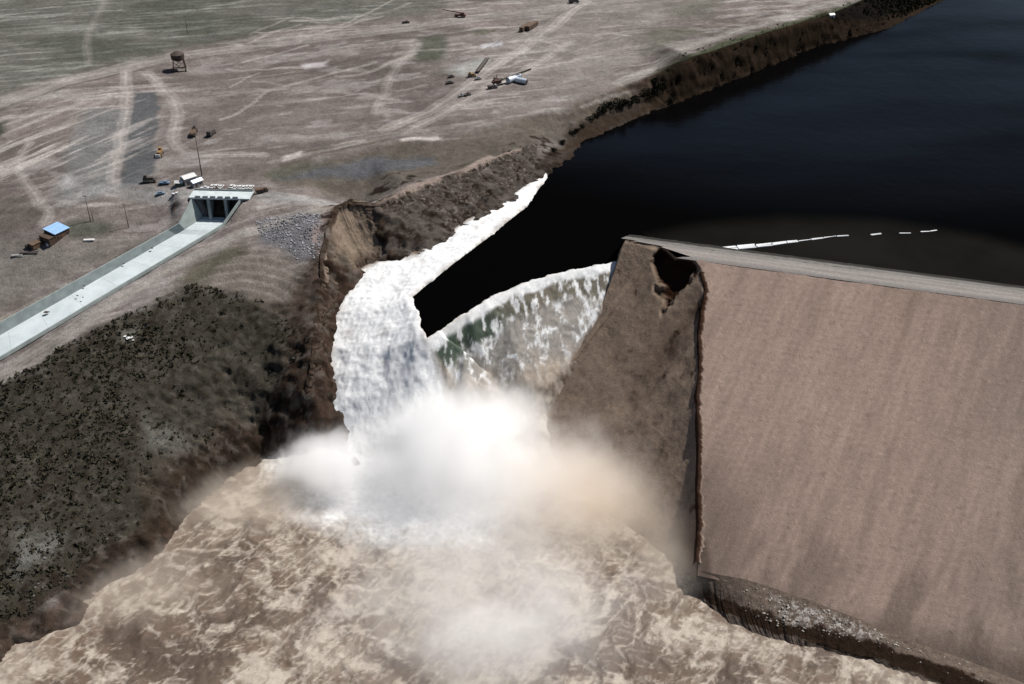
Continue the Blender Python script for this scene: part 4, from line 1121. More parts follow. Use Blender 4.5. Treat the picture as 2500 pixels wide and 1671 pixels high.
MB().box((-2.0, LV / 2 - 0.4, 1.9), (4.0, LV - 1.0, 3.8)).build('wall', WOOD_BR, hs)
MB().box((-2.0, LV / 2 - 0.4, 3.95), (4.5, LV - 0.5, 0.3)).build('annex_roof', WOOD_BR, hs)
MB().box((LU * 0.55, -0.05, 1.5), (2.6, 0.14, 3.0)).build('door', WOOD_RED, hs)
for x in (0.16, 0.85): MB().box((LU * x, -0.05, 2.4), (0.9, 0.12, 0.9)).build('window', GLASS_D, hs)
q = G(88, 604)
ls = thing('lean_to_shed', 'low rusty brown lean-to beside the blue roofed shed', 'shed', q, hz_)
MB().box((0, 0, 1.3), (5.4, 3.2, 2.6), taper=0.96).build('wall', WOOD_RED, ls)
MB().box((0, 0, 2.72), (5.8, 3.6, 0.22), rot=Matrix.Rotation(0.08, 4, 'X')).build('roof', BROWN_P, ls)
q = G(69, 606)
cr_ = thing('black_crate', 'black open crate at the end of the rusty lean-to', 'crate', q, hz_)
mb = MB()
for dx, dy, sx, sy in ((-1, 0, .15, 2), (1, 0, .15, 2), (0, -1, 2.15, .15), (0, 1, 2.15, .15)): mb.box((dx, dy, 0.9), (sx, sy, 1.8))
mb.box((0, 0, 0.1), (2, 2, 0.2)); mb.build('crate_box', DARK_P, cr_)
q = G(117, 601)
tk = thing('white_drum', 'small white drum standing in front of the brown shed', 'drum', q)
MB().cyl((0, 0, 0), (0, 0, 1.5), 0.75, 0.75, 14).build('drum', WHITE_P, tk, True)
MB().cyl((0, 0, 1.5), (0, 0, 1.6), 0.8, 0.7, 14).build('lid', WHITE_P, tk)
for (px, py, ln, lab, mt) in ((43, 626, 5, 'pale flat sheet stack left of the brown shed', GREY_P), (70, 618, 9, 'dark timber pile lying below the rusty lean-to', DARK_P), (218, 588, 5, 'bright scrap sheet stack on dark ground right of the brown shed', WHITE_P)):
    q = G(px, py)
    st_ = MB()
    for k in range(4): st_.box((random.uniform(-.3, .3), random.uniform(-.3, .3), 0.12 + k * 0.2), (ln, random.uniform(1.0, 1.8), 0.18), rz=random.uniform(-.12, .12))
    o = st_.build('board_stack', mt); o.location = q; o.rotation_euler = (0, 0, hz_ - 0.9)
    tag(o, lab, 'stack')

# ------------------------------------------------------------------ poles
def pole(px, py, h, lab, lean=(0, 0), arm=True, r=0.17):
    q = G(px, py)
    t = thing('utility_pole', lab, 'pole', q, random.uniform(-.3, .3), 'wooden utility poles')
    MB().cyl((0, 0, -0.5), (lean[0] * h, lean[1] * h, h), r * 1.25, r * 0.75, 8).build('shaft', POLE_W, t, True)
    if arm:
        MB().box((lean[0] * h, lean[1] * h, h - 0.9), (2.6, 0.16, 0.2)).build('crossarm', POLE_W, t)
        for x in (-1.1, 0.4, 1.1): MB().cyl((lean[0] * h + x, lean[1] * h, h - 0.8), (lean[0] * h + x, lean[1] * h, h - 0.5), 0.08, 0.06, 6).build('insulator', GLASS_D, t)
    return t
pole(493, 430, 25, 'tallest pole, standing just above the pale shed roofs by the deck', r=0.24)
pole(221, 540, 15, 'taller of the two poles side by side above the dark scrub')
pole(228, 540, 7, 'short pole beside a taller one above the dark scrub', arm=False)
pole(314, 556, 14, 'single pole at the edge of the chute above its far wall')
pole(458, 84, 14, 'dark mast far off on the green land beyond the tank tower')

# ------------------------------------------------------------------ elevated tank
q = G(439, 172)
tw = thing('tank_tower', 'dark rusty elevated tank on four splayed legs beside the haul road', 'tank tower', q, 0.25)
mb = MB(); mb.cyl((0, 0, 8.0), (0, 0, 11.2), 4.3, 4.5, 20).cyl((0, 0, 11.2), (0, 0, 12.8), 4.6, 1.2, 20).cyl((0, 0, 6.4), (0, 0, 8.0), 1.6, 4.3, 20)
mb.build('tank', STEEL_DK, tw)
for sx in (-1, 1):
    for sy in (-1, 1): MB().cyl((sx * 4.3, sy * 4.3, 0), (sx * 3.0, sy * 3.0, 9), 0.32, 0.3, 8).build('leg', STEEL_DK, tw)
for a, b_ in (((-4.2, -4.2), (4.2, -4.2)), ((-4.2, 4.2), (4.2, 4.2)), ((-4.2, -4.2), (-4.2, 4.2)), ((4.2, -4.2), (4.2, 4.2))):
    MB().cyl((*a, 0.5), (*b_, 0.5), 0.28, 0.28, 6).build('base_beam', STEEL_DK, tw)
for s in (-1, 1):
    MB().cyl((s * -4.2, -4.1, 0.6), (s * 3.3, -3.3, 6.6), 0.14, 0.14, 6).build('brace', STEEL_DK, tw)
    MB().cyl((s * -4.2, 4.1, 0.6), (s * 3.3, 3.3, 6.6), 0.14, 0.14, 6).build('brace', STEEL_DK, tw)

# ------------------------------------------------------------------ vehicles
def wheels(t, xs_, w, r, mat=RUBBER):
    for x in xs_:
        for s in (-1, 1):
            MB().cyl((x, s * (w / 2 - .05), r), (x, s * (w / 2 + .3), r), r, r, 14).build('wheel', mat, t)
def car(px, py, rz, lab, mat, group=None):
    t = thing('parked_car', lab, 'car', G(px, py), rz, group)
    mb = MB(); mb.box((0, 0, 0.72), (4.6, 1.85, 0.62), bev=0.14); mb.build('body', mat, t)
    MB().box((-.25, 0, 1.28), (2.5, 1.65, 0.56), taper=0.8).build('cabin', GLASS_D, t)
    MB().box((-.25, 0, 1.58), (1.95, 1.35, 0.08)).build('roof', mat, t)
    wheels(t, (-1.45, 1.45), 1.5, 0.34)
    return t
def truck(px, py, rz, lab, cabm, bedm, L=7.5, H=2.8, name='dump_truck', cat='truck'):
    t = thing(name, lab, cat, G(px, py), rz)
    mb = MB(); mb.box((-L * .14, 0, 1.15), (L * .72, 2.4, .35)).build('chassis', DARK_P, t)
    mb = MB(); mb.box((-L * .2, 0, 1.35 + (H - 1.3) / 2), (L * .6, 2.6, H - 1.3), taper=1.06, bev=.08); mb.box((-L * .2, 0, H + .08), (L * .54, 2.2, .08)); mb.build('bed', bedm, t)
    mb = MB(); mb.box((L * .3, 0, 1.75), (L * .22, 2.3, 1.9), taper=.9, bev=.1); mb.box((L * .45, 0, 1.2), (L * .14, 2.0, 1.0), bev=.1); mb.build('cab', cabm, t)
    MB().box((L * .36, 0, 2.2), (L * .12, 2.1, .6)).build('windscreen', GLASS_D, t)
    wheels(t, (-L * .38, -L * .2, L * .36), 2.1, .52)
    return t
def scraper(px, py, rz, lab, mat):
    t = thing('earth_scraper', lab, 'scraper', G(px, py), rz)
    mb = MB(); mb.box((-2.6, 0, 1.9), (5.2, 3.3, 2.2), taper=1.08, bev=.1); mb.box((-5.6, 0, 2.0), (1.8, 2.0, 1.5)); mb.build('bowl', mat, t)
    mb = MB(); mb.box((4.2, 0, 1.8), (3.4, 2.3, 1.5), bev=.12); mb.box((5.7, 0, 1.7), (.5, 2.0, 1.2)); mb.build('tractor', mat, t)
    mb = MB(); mb.cyl((.2, 0, 3.1), (2.8, 0, 2.7), .35, .35, 8); mb.cyl((.2, -1.4, 2.4), (.2, 1.4, 2.4), .3, .3, 8); mb.build('gooseneck', mat, t)
    MB().box((3.2, 0, 3.0), (1.3, 1.6, 1.2), taper=.9).build('cab', GLASS_D, t)
    wheels(t, (-4.6, 3.6), 2.6, 1.05)
    return t
def dozer(px, py, rz, lab, mat, s=1.0):
    t = thing('bulldozer', lab, 'bulldozer', G(px, py), rz); t.scale = (s, s, s)
    mb = MB(); mb.box((.4, 0, 1.6), (3.0, 1.5, 1.2), bev=.1); mb.box((-1.5, 0, 1.4), (1.2, 1.7, .8)); mb.build('body', mat, t)
    MB().box((-1.1, 0, 2.6), (1.3, 1.4, 1.1), taper=.9).build('cab', mat, t)
    for sg in (-1, 1): MB().box((-.1, sg * 1.1, .6), (4.0, .55, 1.15), bev=.25).build('track', RUBBER, t)
    mb = MB(); mb.box((2.6, 0, .8), (.25, 3.4, 1.3), rot=Matrix.Rotation(-.12, 4, 'Y')); mb.box((1.5, 1.5, .7), (2.4, .2, .25)); mb.box((1.5, -1.5, .7), (2.4, .2, .25)); mb.build('blade', mat, t)
    return t
def wagon(px, py, rz, lab, mat, L=4.2, name='pickup_truck', cat='pickup'):
    t = thing(name, lab, cat, G(px, py), rz)
    mb = MB(); mb.box((0, 0, .85), (L, 1.95, .7), bev=.12); mb.box((-L * .28, .9, 1.3), (L * .42, .12, .3)); mb.box((-L * .28, -.9, 1.3), (L * .42, .12, .3)); mb.build('body', mat, t)
    MB().box((L * .12, 0, 1.55), (L * .3, 1.75, .75), taper=.84, bev=.05).build('cab', mat, t)
    MB().box((L * .12, 0, 1.6), (L * .315, 1.6, .4), taper=.9).build('window', GLASS_D, t)
    wheels(t, (-L * .32, L * .32), 1.55, .4)
    return t

scraper(474, 328, math.radians(96), 'large brown scraper with yellow parts parked nearest the tall pole', BROWN_P)
truck(517, 330, math.radians(75), 'dark brown dump truck parked right of the large scraper', DARK_P, DARK_P, 7.5, 3.4)
t = dozer(391, 380, math.radians(268), 'yellow loader with a pale bucket at the foot of the grey gravel strip', YELLOW_P, 1.35)
MB().box((2.9, 0, 1.0), (.5, 2.4, 1.2), taper=.8).build('bucket', WHITE_P, t)
t = dozer(364, 445, math.radians(10), 'dark tracked machine by the left end of the shed row', DARK_P, 1.4)
wagon(402, 450, math.radians(5), 'pale blue pickup between the dark machine and the sheds', BLUE_P, 5.6)
car(392, 475, math.radians(20), 'small pale car alone on the road, far left of the deck', BLUE_P)
wagon(430, 478, math.radians(0), 'white pickup alone on the road left of the deck', WHITE_P, 4.6)
truck(640, 471, math.radians(28), 'rusty brown dump truck on the road right of the deck', BROWN_P, BROWN_P, 6.6, 2.6)
g8 = 'white cars parked in a row behind the spillway deck'
for i, x in enumerate((519, 529, 540, 566, 575, 587, 596, 604, 614)):
    car(x, 458 + 0.06 * (x - 519) * .5 + random.uniform(-1, 1), math.radians(80 + random.uniform(-6, 6)), 'white car parked in the row behind the spillway deck', WHITE_P, g8)
wagon(527, 466, math.radians(0), 'dark red pickup in front of the row of white cars', RED_P, 5.5)

# sheds by the deck
def shed(name, lab, corners_px, h, wallm, roofm, rz_extra=0.0, posts=False):
    a, b_, c = [A3(G(*c_)) for c_ in corners_px]          # near left foot, near right foot, far left foot
    u = b_ - a; L = float(np.hypot(u[0], u[1])); rz = math.atan2(u[1], u[0])
    v = A3((-math.sin(rz), math.cos(rz))); W = abs(float(np.dot((c - a)[:2], v)))
    t = thing(name, lab, 'shed', tuple(a), rz)
    MB().box((L / 2, W / 2, h / 2), (L, W, h)).build('wall', wallm, t)
    mb = MB(); rg = h + 1.0
    mb.faces([(-.3, -.35, h - .1), (L + .3, -.35, h - .1), (L + .3, W / 2, rg), (-.3, W / 2, rg), (-.3, W + .35, h - .1), (L + .3, W + .35, h - .1)], [(0, 1, 2, 3), (3, 2, 5, 4), (0, 3, 4), (1, 5, 2)])
    mb.build('roof', roofm, t)
    MB().box((L * .3, -.04, 1.1), (1.1, .1, 2.2)).build('door', DARK_P, t)
    MB().box((L * .72, -.04, 1.6), (1.0, .1, .8)).build('window', GLASS_D, t)
    return t
shed('site_shed', 'largest pale shed with a bright white roof below the tall pole', [(453, 456), (482, 446), (447, 446)], 4.2, GREY_P, WHITE_P)
shed('site_shed', 'grey shed with a paler sheet roof just right of the white roofed one', [(474, 461), (497, 452), (470, 455)], 3.2, GREY_P, STEEL_LT)
shed('site_shed', 'small green shed with a white roof left of the large pale shed', [(428, 458), (446, 455), (427, 452)], 2.6, GREEN_P, WHITE_P)
wagon(500, 463, math.radians(10), 'white pickup at the right end of the sheds', WHITE_P, 4.6)

# ------------------------------------------------------------------ far work yard
wagon(1101, 190, math.radians(25), 'upper of the two dark pickups left of the yellow bulldozer', DARK_P, 4.6)
wagon(1098, 205, math.radians(20), 'lower of the two dark pickups left of the yellow bulldozer', DARK_P, 5.4)
dozer(1151, 188, math.radians(12), 'orange yellow bulldozer at the near end of a dark conveyor', YELLOW_P, 1.05)
wagon(1167, 195, math.radians(25), 'grey pickup just below the yellow bulldozer', GREY_P, 5.0)
a, b_ = A3(G(1166, 180)), A3(G(1190, 146))
cv = thing('conveyor', 'long dark conveyor lying beyond the yellow bulldozer', 'conveyor', tuple(a), math.atan2((b_ - a)[1], (b_ - a)[0]))
Lc = float(np.hypot(*(b_ - a)[:2]))
MB().box((Lc / 2, 0, 1.6), (Lc, 2.2, .5), rot=Matrix.Rotation(-.02, 4, 'Y')).build('belt', DARK_P, cv)
for sg in (-1, 1): MB().box((Lc / 2, sg * 1.2, 1.9), (Lc, .2, .7)).build('side_rail', STEEL_DK, cv)
for k in range(5): MB().box((Lc * (.1 + .2 * k), 0, .75), (.4, 2.0, 1.5)).build('support', STEEL_DK, cv)
q = G(1218, 207)
cn = thing('crawler_crane', 'dull red crawler crane with its dark boom lowered towards the far tracks', 'crane', q, math.radians(28))
mb = MB(); mb.box((-1.2, 0, 2.4), (5.0, 3.0, 2.2), bev=.15); mb.box((-3.9, 0, 2.2), (1.2, 2.8, 1.6)); mb.build('house', RED_P, cn)
MB().box((1.6, 1.0, 2.7), (1.6, 1.1, 2.0), taper=.9).build('cab', GREEN_P, cn)
for sg in (-1, 1): MB().box((-.5, sg * 1.9, .65), (6.0, .8, 1.3), bev=.3).build('track', RUBBER, cn)
mb = MB()
for sy in (-.6, .6):
    mb.cyl((1.6, sy, 2.2), (24, sy * .5, 6.2), .16, .14, 6); mb.cyl((1.6, sy, 3.2), (24, sy * .5, 6.9), .16, .14, 6)
for k in range(14):
    x = 1.6 + 22.4 * k / 14; x2 = 1.6 + 22.4 * (k + 1) / 14
    mb.cyl((x, -.6, 2.2 + 4 * k / 14), (x2, .6, 3.2 + 3.7 * (k + 1) / 14), .1, .1, 5); mb.cyl((x, .6, 2.2 + 4 * k / 14), (x2, -.6, 3.2 + 3.7 * (k + 1) / 14), .1, .1, 5)
    mb.cyl((x, .6, 2.2 + 4 * k / 14), (x2, .55, 3.2 + 3.7 * (k + 1) / 14), .1, .1, 5)
mb.build('boom', STEEL_DK, cn)
mb = MB(); mb.cyl((-1, -.8, 3.4), (-2, 0, 7), .16, .12, 6).cyl((-1, .8, 3.4), (-2, 0, 7), .16, .12, 6); mb.build('mast', STEEL_DK, cn)
mb = MB(); mb.cyl((-2, 0, 7), (24, 0, 6.9), .06, .06, 5); mb.build('cable', STEEL_DK, cn)
truck(1203, 217, math.radians(22), 'dark dump truck in front of the red crane', GREY_P, DARK_P, 6.4, 2.4)
dozer(1211, 200, math.radians(40), 'dark bulldozer close to the left side of the red crane', DARK_P, 1.0)
def tankc(p0, p1, r, lab):
    a, b_ = A3(G(*p0)), A3(G(*p1))
    t = thing('storage_tank', lab, 'tank', tuple(a), math.atan2((b_ - a)[1], (b_ - a)[0]))
    L = float(np.hypot(*(b_ - a)[:2]))
    MB().cyl((0, 0, r + .3), (L, 0, r + .3), r, r, 20).build('shell', STEEL_LT, t, False)
    mb = MB(); mb.cyl((L, 0, r + .3), (L + .5, 0, r + .3), r * .96, r * .6, 20).build('end_cap', DARK_P, t)
    for x in (.2, .8): MB().box((L * x, 0, .3), (.5, r * 1.5, .6)).build('saddle', DARK_P, t)
tankc((1240, 205), (1268, 195), 2.0, 'silver tank lying at a slant right of the red crane')
tankc((1260, 202), (1286, 207), 1.7, 'silver tank lying level with a dark end, farthest right of the crane')
wagon(1127, 236, math.radians(35), 'small pale pickup parked left on the track below the yard', GREY_P, 4.4)
wagon(1142, 234, math.radians(35), 'small dark pickup just right of the pale one on the track below the yard', DARK_P, 4.4)
for i, (x, y, lab) in enumerate(((1283, 72, 'left of two long brown trailers at the top of the yard'), (1299, 69, 'right of two long brown trailers at the top of the yard'))):
    t = thing('site_trailer', lab, 'trailer', G(x, y), math.radians(63))
    MB().box((0, 0, 1.9), (15, 3.0, 2.6), bev=.1).build('body', BROWN_P, t)
    MB().box((0, 0, 3.27), (15.2, 3.1, .14)).build('roof', BROWN_P, t)
    for x_ in (-4, 0, 4): MB().box((x_, -1.52, 2.1), (1.2, .06, .8)).build('window', GLASS_D, t)
    wheels(t, (-3, -1.6), 2.4, .5)
q = G(1124, 42)
cn2 = thing('truck_crane', 'dull red truck crane with its boom laid low, alone on the far haul road', 'crane', q, math.radians(170))
MB().box((0, 0, 1.5), (8.5, 2.6, 1.1), bev=.1).build('carrier', RED_P, cn2)
mb = MB(); mb.box((-1.5, 0, 2.8), (3, 2.4, 1.5), bev=.1).build('cab', RED_P, cn2)
MB().cyl((-.5, 0, 3.2), (14, 0, 5.0), .45, .3, 8).build('boom', RED_P, cn2)
wheels(cn2, (-3, -1.4, 2.4, 3.6), 2.2, .55)
wagon(991, 57, math.radians(20), 'lone dark pickup far out on the haul road', DARK_P, 6.0)
truck(1401, 8, math.radians(15), 'dark dump truck at the far top end of the haul road', DARK_P, DARK_P, 8, 3)
q = G(2029, 44)
t = thing('white_hut', 'tiny white hut alone on the dark bluff above the reservoir', 'hut', q, .3)
MB().box((0, 0, 1.3), (4.2, 3.2, 2.6)).build('wall', WHITE_P, t)
mb = MB(); mb.faces([(-2.3, -1.8, 2.55), (2.3, -1.8, 2.55), (2.3, 0, 3.6), (-2.3, 0, 3.6), (-2.3, 1.8, 2.55), (2.3, 1.8, 2.55)], [(0, 1, 2, 3), (3, 2, 5, 4), (0, 3, 4), (1, 5, 2)]); mb.build('roof', WHITE_P, t)
MB().box((0.6, -1.63, 1.0), (.9, .06, 2.0)).build('door', GREY_P, t)

# ------------------------------------------------------------------ log boom on the reservoir
FOAM_W = simple_mat('sun_bleached_timber', (0.6, 0.62, 0.64), 0.6, 0, 0.12, 1.2)
bp_ = [(1757, 611), (1800, 606), (1845, 602), (1885, 598), (1920, 593), (1948, 590), (1980, 586), (2010, 582), (2042, 578), (2073, 577), (2125, 575), (2152, 572), (2195, 571), (2224, 571), (2246, 567), (2270, 566), (2288, 564)]
segs = [(0, 1, 1.5), (1, 2, 1.4), (2, 3, 1.3), (3, 4, 1.2), (4, 5, 1.0), (5, 6, .45), (6, 7, .8), (7, 8, .4), (8, 9, .5), (10, 11, .7), (12, 13, .35), (14, 15, .4), (15, 16, .55)]
for i, j, r in segs:
    a, b_ = A3(P(*bp_[i], RES_Z)), A3(P(*bp_[j], RES_Z))
    d = b_ - a; L = float(np.linalg.norm(d))
    t = thing('boom_float', 'white log float in the line across the grey water behind the dam', 'log boom', tuple(a + A3((0, 0, .1))), math.atan2(d[1], d[0]), 'floats of the log boom behind the dam')
    mb = MB(); nlog = max(2, int(r * 3))
    for k in range(nlog):
        y = (k - (nlog - 1) / 2) * .75 * max(.5, r) + random.uniform(-.15, .15)
        x0 = random.uniform(0, .06) * L; mb.cyl((x0, y, .1), (L * random.uniform(.94, 1.0), y + random.uniform(-.3, .3), .15), .4 * max(.6, r), .34 * max(.6, r), 7)
    mb.build('logs', FOAM_W, t)
    MB().cyl((L * .97, -.4, .35), (L * 1.03, .2, .35), .1, .1, 6).build('coupling', STEEL_DK, t)

# ------------------------------------------------------------------ plants and loose rock
rs = np.random.RandomState(5)
def leafy(centres, radii, per, size, flat=0.7):
    """many small leaf faces scattered through the volume of each clump: vertices n x 3"""
    n = len(centres); N = n * per
    c = np.repeat(centres, per, 0); r = np.repeat(radii, per)
    v = rs.normal(size=(N, 3)); v /= np.linalg.norm(v, axis=1, keepdims=True)
    rad = rs.uniform(0.35, 1.0, N) ** 0.6
    p = c + v * (rad * r)[:, None] * A3((1, 1, flat)); p[:, 2] += r * flat * 0.75
    a = rs.normal(size=(N, 3)); a /= np.linalg.norm(a, axis=1, keepdims=True)
    b = np.cross(a, rs.normal(size=(N, 3))); b /= np.linalg.norm(b, axis=1, keepdims=True)
    s = (size * r * rs.uniform(.6, 1.3, N))[:, None]
    q = np.stack([p - a * s - b * s * .6, p + a * s - b * s * .6, p + a * s * .7 + b * s * .7, p - a * s * .7 + b * s * .6], 1)
    return q.reshape(-1, 3)
def quads(name, co, mat, parent=None, origin=(0, 0, 0)):
    co = (co - A3(origin)).astype(np.float32); nq = len(co) // 4
    me = bpy.data.meshes.new(name)
    me.vertices.add(len(co)); me.vertices.foreach_set('co', co.reshape(-1))
    me.loops.add(len(co)); me.loops.foreach_set('vertex_index', np.arange(len(co), dtype=np.int32))
    me.polygons.add(nq); me.polygons.foreach_set('loop_start', (np.arange(nq) * 4).astype(np.int32))
    me.update(calc_edges=True); me.materials.append(mat)
    o = bpy.data.objects.new(name, me); COL.objects.link(o)
    o.location = origin
    if parent: o.parent = parent; o.location = (0, 0, 0)
    return o
def leaf_mat(name, c0, c1, scale):
    m, n, l, b = mat_new(name)
    g = n.new('ShaderNodeNewGeometry')
    nz = n.new('ShaderNodeTexNoise'); nz.inputs['Scale'].default_value = scale; nz.inputs['Detail'].default_value = 4
    l.new(g.outputs['Position'], nz.inputs['Vector'])
    ad = n.new('ShaderNodeMath'); ad.operation = 'MULTIPLY_ADD'
    l.new(g.outputs['Random Per Island'], ad.inputs[0]); ad.inputs[1].default_value = 0.5
    l.new(nz.outputs[0], ad.inputs[2])
    rp = n.new('ShaderNodeValToRGB'); rp.color_ramp.elements[0].position = 0.45; rp.color_ramp.elements[1].position = 1.0
    rp.color_ramp.elements[0].color = (*c0, 1); rp.color_ramp.elements[1].color = (*c1, 1)
    l.new(ad.outputs[0], rp.inputs[0]); l.new(rp.outputs[0], b.inputs['Base Color'])
    b.inputs['Roughness'].default_value = 1.0; b.inputs['Specular IOR Level'].default_value = 0.0
    return m
SAGE = leaf_mat('sagebrush_leaves', (0.012, 0.013, 0.008), (0.058, 0.052, 0.037), 0.06)
JUNI = leaf_mat('juniper_leaves', (0.005, 0.006, 0.004), (0.018, 0.018, 0.012), 0.2)
hw = [GD(*q) for q in hill]
hx0, hx1, hy0, hy1 = -330, 0, 230, 480
def scatter(poly_w, n, box, power=None):
    x = rs.uniform(box[0], box[1], n); y = rs.uniform(box[2], box[3], n)
    k = inside(poly_w, x, y)
    if power is not None: k &= rs.uniform(0, 1, n) < power(x, y)
    x, y = x[k], y[k]
    i = np.clip(np.searchsorted(xs, x) - 1, 0, len(xs) - 2); j = np.clip(np.searchsorted(ys, y) - 1, 0, len(ys) - 2)
    tx = (x - xs[i]) / (xs[i + 1] - xs[i]); ty = (y - ys[j]) / (ys[j + 1] - ys[j])
    z = (Zb[j, i] * (1 - tx) + Zb[j, i + 1] * tx) * (1 - ty) + (Zb[j + 1, i] * (1 - tx) + Zb[j + 1, i + 1] * tx) * ty
    return np.stack([x, y, z], -1)
pw = lambda x, y: np.clip(0.75 + 0.6 * fbm(x, y, None, 26, 3, 130), 0.2, 1)
sc = scatter(hw, 70000, (hx0, hx1, hy0, hy1), pw)
o = quads('sagebrush', leafy(sc, (.26 + 1.0 * rs.uniform(0, 1, len(sc)) ** 3.2), 8, .5), SAGE)
tag(o, kind='stuff')
# rubble: angular blocks of many sizes
def rocks(name, pts, rad, mat):
    base = A3([(1, 0, 0), (-1, 0, 0), (0, 1, 0), (0, -1, 0), (0, 0, 1), (0, 0, -1), (.7, .7, .4), (-.7, .7, .5), (.6, -.7, .5), (-.7, -.6, .4)])
    bm_ = bmesh.new(); [bm_.verts.new(v) for v in base]; bmesh.ops.convex_hull(bm_, input=bm_.verts[:])
    bm_.verts.index_update(); fs = [[v.index for v in f.verts] for f in bm_.faces]; nvb = len(bm_.verts); base = A3([v.co[:] for v in bm_.verts]); bm_.free()
    V_, F_ = [], []
    for i, (p, r) in enumerate(zip(pts, rad)):
        ang = rs.uniform(0, 6.28); c, s = math.cos(ang), math.sin(ang)
        v = base * rs.uniform(.6, 1.15, base.shape) * r * A3((rs.uniform(.8, 1.4), 1, rs.uniform(.6, 1)))
        v = np.stack([v[:, 0] * c - v[:, 1] * s, v[:, 0] * s + v[:, 1] * c, v[:, 2]], -1) + p + A3((0, 0, r * .2))
        F_ += [[k + i * nvb for k in f] for f in fs]; V_.append(v)
    me = bpy.data.meshes.new(name); me.from_pydata(np.concatenate(V_).tolist(), [], F_); me.materials.append(mat)
    o = bpy.data.objects.new(name, me); COL.objects.link(o); return o
ROCK_B = leaf_mat('blue_grey_rubble', (0.06, 0.06, 0.068), (0.30, 0.30, 0.32), 0.15)
ROCK_L = leaf_mat('left_bank_rock', (0.03, 0.024, 0.02), (0.22, 0.2, 0.185), 0.1)
ROCK_W = leaf_mat('pale_riprap', (0.09, 0.075, 0.065), (0.40, 0.37, 0.335), 0.2)
ROCK_D = leaf_mat('dark_bank_rock', (0.024, 0.018, 0.015), (0.13, 0.118, 0.11), 0.1)
rub = [GD(*q) for q in [(585, 508), (690, 488), (740, 494), (733, 590), (690, 600), (650, 575), (600, 545)]]
sc = scatter(rub, 9000, (-180, -90, 430, 540))
tag(rocks('abutment_rubble', sc, rs.uniform(.2, .75, len(sc)) ** 1.3, ROCK_B), kind='stuff')
tn = 900
ti_ = rs.uniform(1.6, 6.5, tn) ; kf = rs.beta(1.6, 2.2, tn) * 1.5
pA, pB, pC = samp(np.array(bankA), ti_), samp(np.array(bankB), ti_), samp(np.array(bankC), ti_)
m_ = np.where((kf < 1)[:, None], pA + (pB - pA) * np.minimum(kf, 1)[:, None], pB + (pC - pB) * np.maximum(kf - 1, 0)[:, None])
m_ = m_[rs.uniform(0, 1, tn) < np.clip(0.2 + np.exp(-((ti_ - 3.4) / 1.0) ** 2), 0, 1)]
tag(rocks('toe_rubble', m_, .12 + .5 * rs.uniform(0, 1, len(m_)) ** 3, ROCK_W), kind='stuff')
lw_ = [GD(*q) for q in [(620, 900), (690, 930), (640, 985), (520, 1070), (400, 1145), (330, 1240), (200, 1300), (60, 1400), (0, 1330), (180, 1190), (330, 1090), (480, 980)]]
sc = scatter(lw_, 5000, (-330, 0, 230, 460))
tag(rocks('hillside_rubble', sc, rs.uniform(.2, .9, len(sc)) ** 1.5, ROCK_D), kind='stuff')
for x, y, r, lab in ((114, 765, 1.1, 'largest dark rock lying on the lower chute floor'), (203, 728, .6, 'dark rock in the middle of the chute floor, right one of a pair'), (189, 724, .6, 'dark rock in the middle of the chute floor, left one of a pair'), (206, 700, .7, 'dark rock at the foot of the far chute wall, halfway down'), (302, 645, .6, 'dark rock at the foot of the far chute wall, in its upper half'), (371, 608, .8, 'dark rock nearest the gates at the foot of the far chute wall')):
    k_ = np.interp(x, [0, 452], [-32, -13.5]); q = A3(P(x, y, k_)); o = rocks('chute_rock', A3([(0, 0, 0)]), [r], DARK_P); o.location = tuple(q + A3((0, 0, .25)))
    tag(o, lab, 'rock', 'dark rocks in the chute')
# white boulders lying together on the brush slope
for k, (x, y, r, lab) in enumerate(((305, 824, .8, 'white boulder uppermost of the small cluster on the brush slope'), (313, 829, 1.1, 'largest white boulder of the small cluster on the brush slope'), (321, 827, .8, 'white boulder at the chute end of the cluster on the brush slope'), (326, 833, .55, 'smallest white boulder of the cluster on the brush slope'))):
    q = A3(G(x, y)); o = rocks('boulder', A3([(0, 0, 0)]), [r], WHITE_P); o.location = tuple(q + A3((0, 0, .3)))
    tag(o, lab, 'boulder', 'white boulders on the brush slope')
# dark shrubs along the far shore
bs = [(1470, 275, 3.6), (1490, 268, 4.4), (1512, 262, 4.6), (1535, 256, 4.2), (1556, 250, 3.6), (1578, 240, 4.4), (1594, 226, 4.6), (1612, 218, 4.2), (1630, 226, 3.2), (1440, 297, 2.6), (1418, 312, 2.2), (1396, 330, 2.2), (1372, 352, 2.0), (1352, 370, 1.8), (1600, 205, 3.2), (1642, 205, 3.6), (1455, 287, 2.8), (1407, 322, 1.8)]
for k, (x, y, r) in enumerate(bs):
    q = G(x, y)
    t = thing('shore_bush', 'dark rounded bush in the line along the reservoir shore', 'bush', q, 0, 'dark bushes along the reservoir shore')
    cc = rs.uniform(-1, 1, (7, 3)) * r * A3((.75, .6, .25)); cc[:, 2] += r * .25
    quads('foliage', leafy(cc, rs.uniform(.45, .75, 7) * r, 60, .17, .8), JUNI, t)
    mb = MB()
    for k2 in range(3): mb.cyl((0, 0, -.4), (random.uniform(-.4, .4) * r, random.uniform(-.3, .3) * r, r * .8), .12, .05, 6)
    mb.build('stems', POLE_W, t)
bl_ = [GD(*q) for q in [(1500, 182), (1567, 146), (1755, 82), (1869, 58), (1960, 14), (2060, -34), (2160, -4), (2030, 55), (1850, 100), (1734, 148), (1640, 195), (1540, 224)]]
sc = scatter(bl_, 40000, (60, 420, 600, 1000))
tag(quads('bluff_brush', leafy(sc, rs.uniform(.6, 1.5, len(sc)), 9, .5), JUNI), kind='stuff')
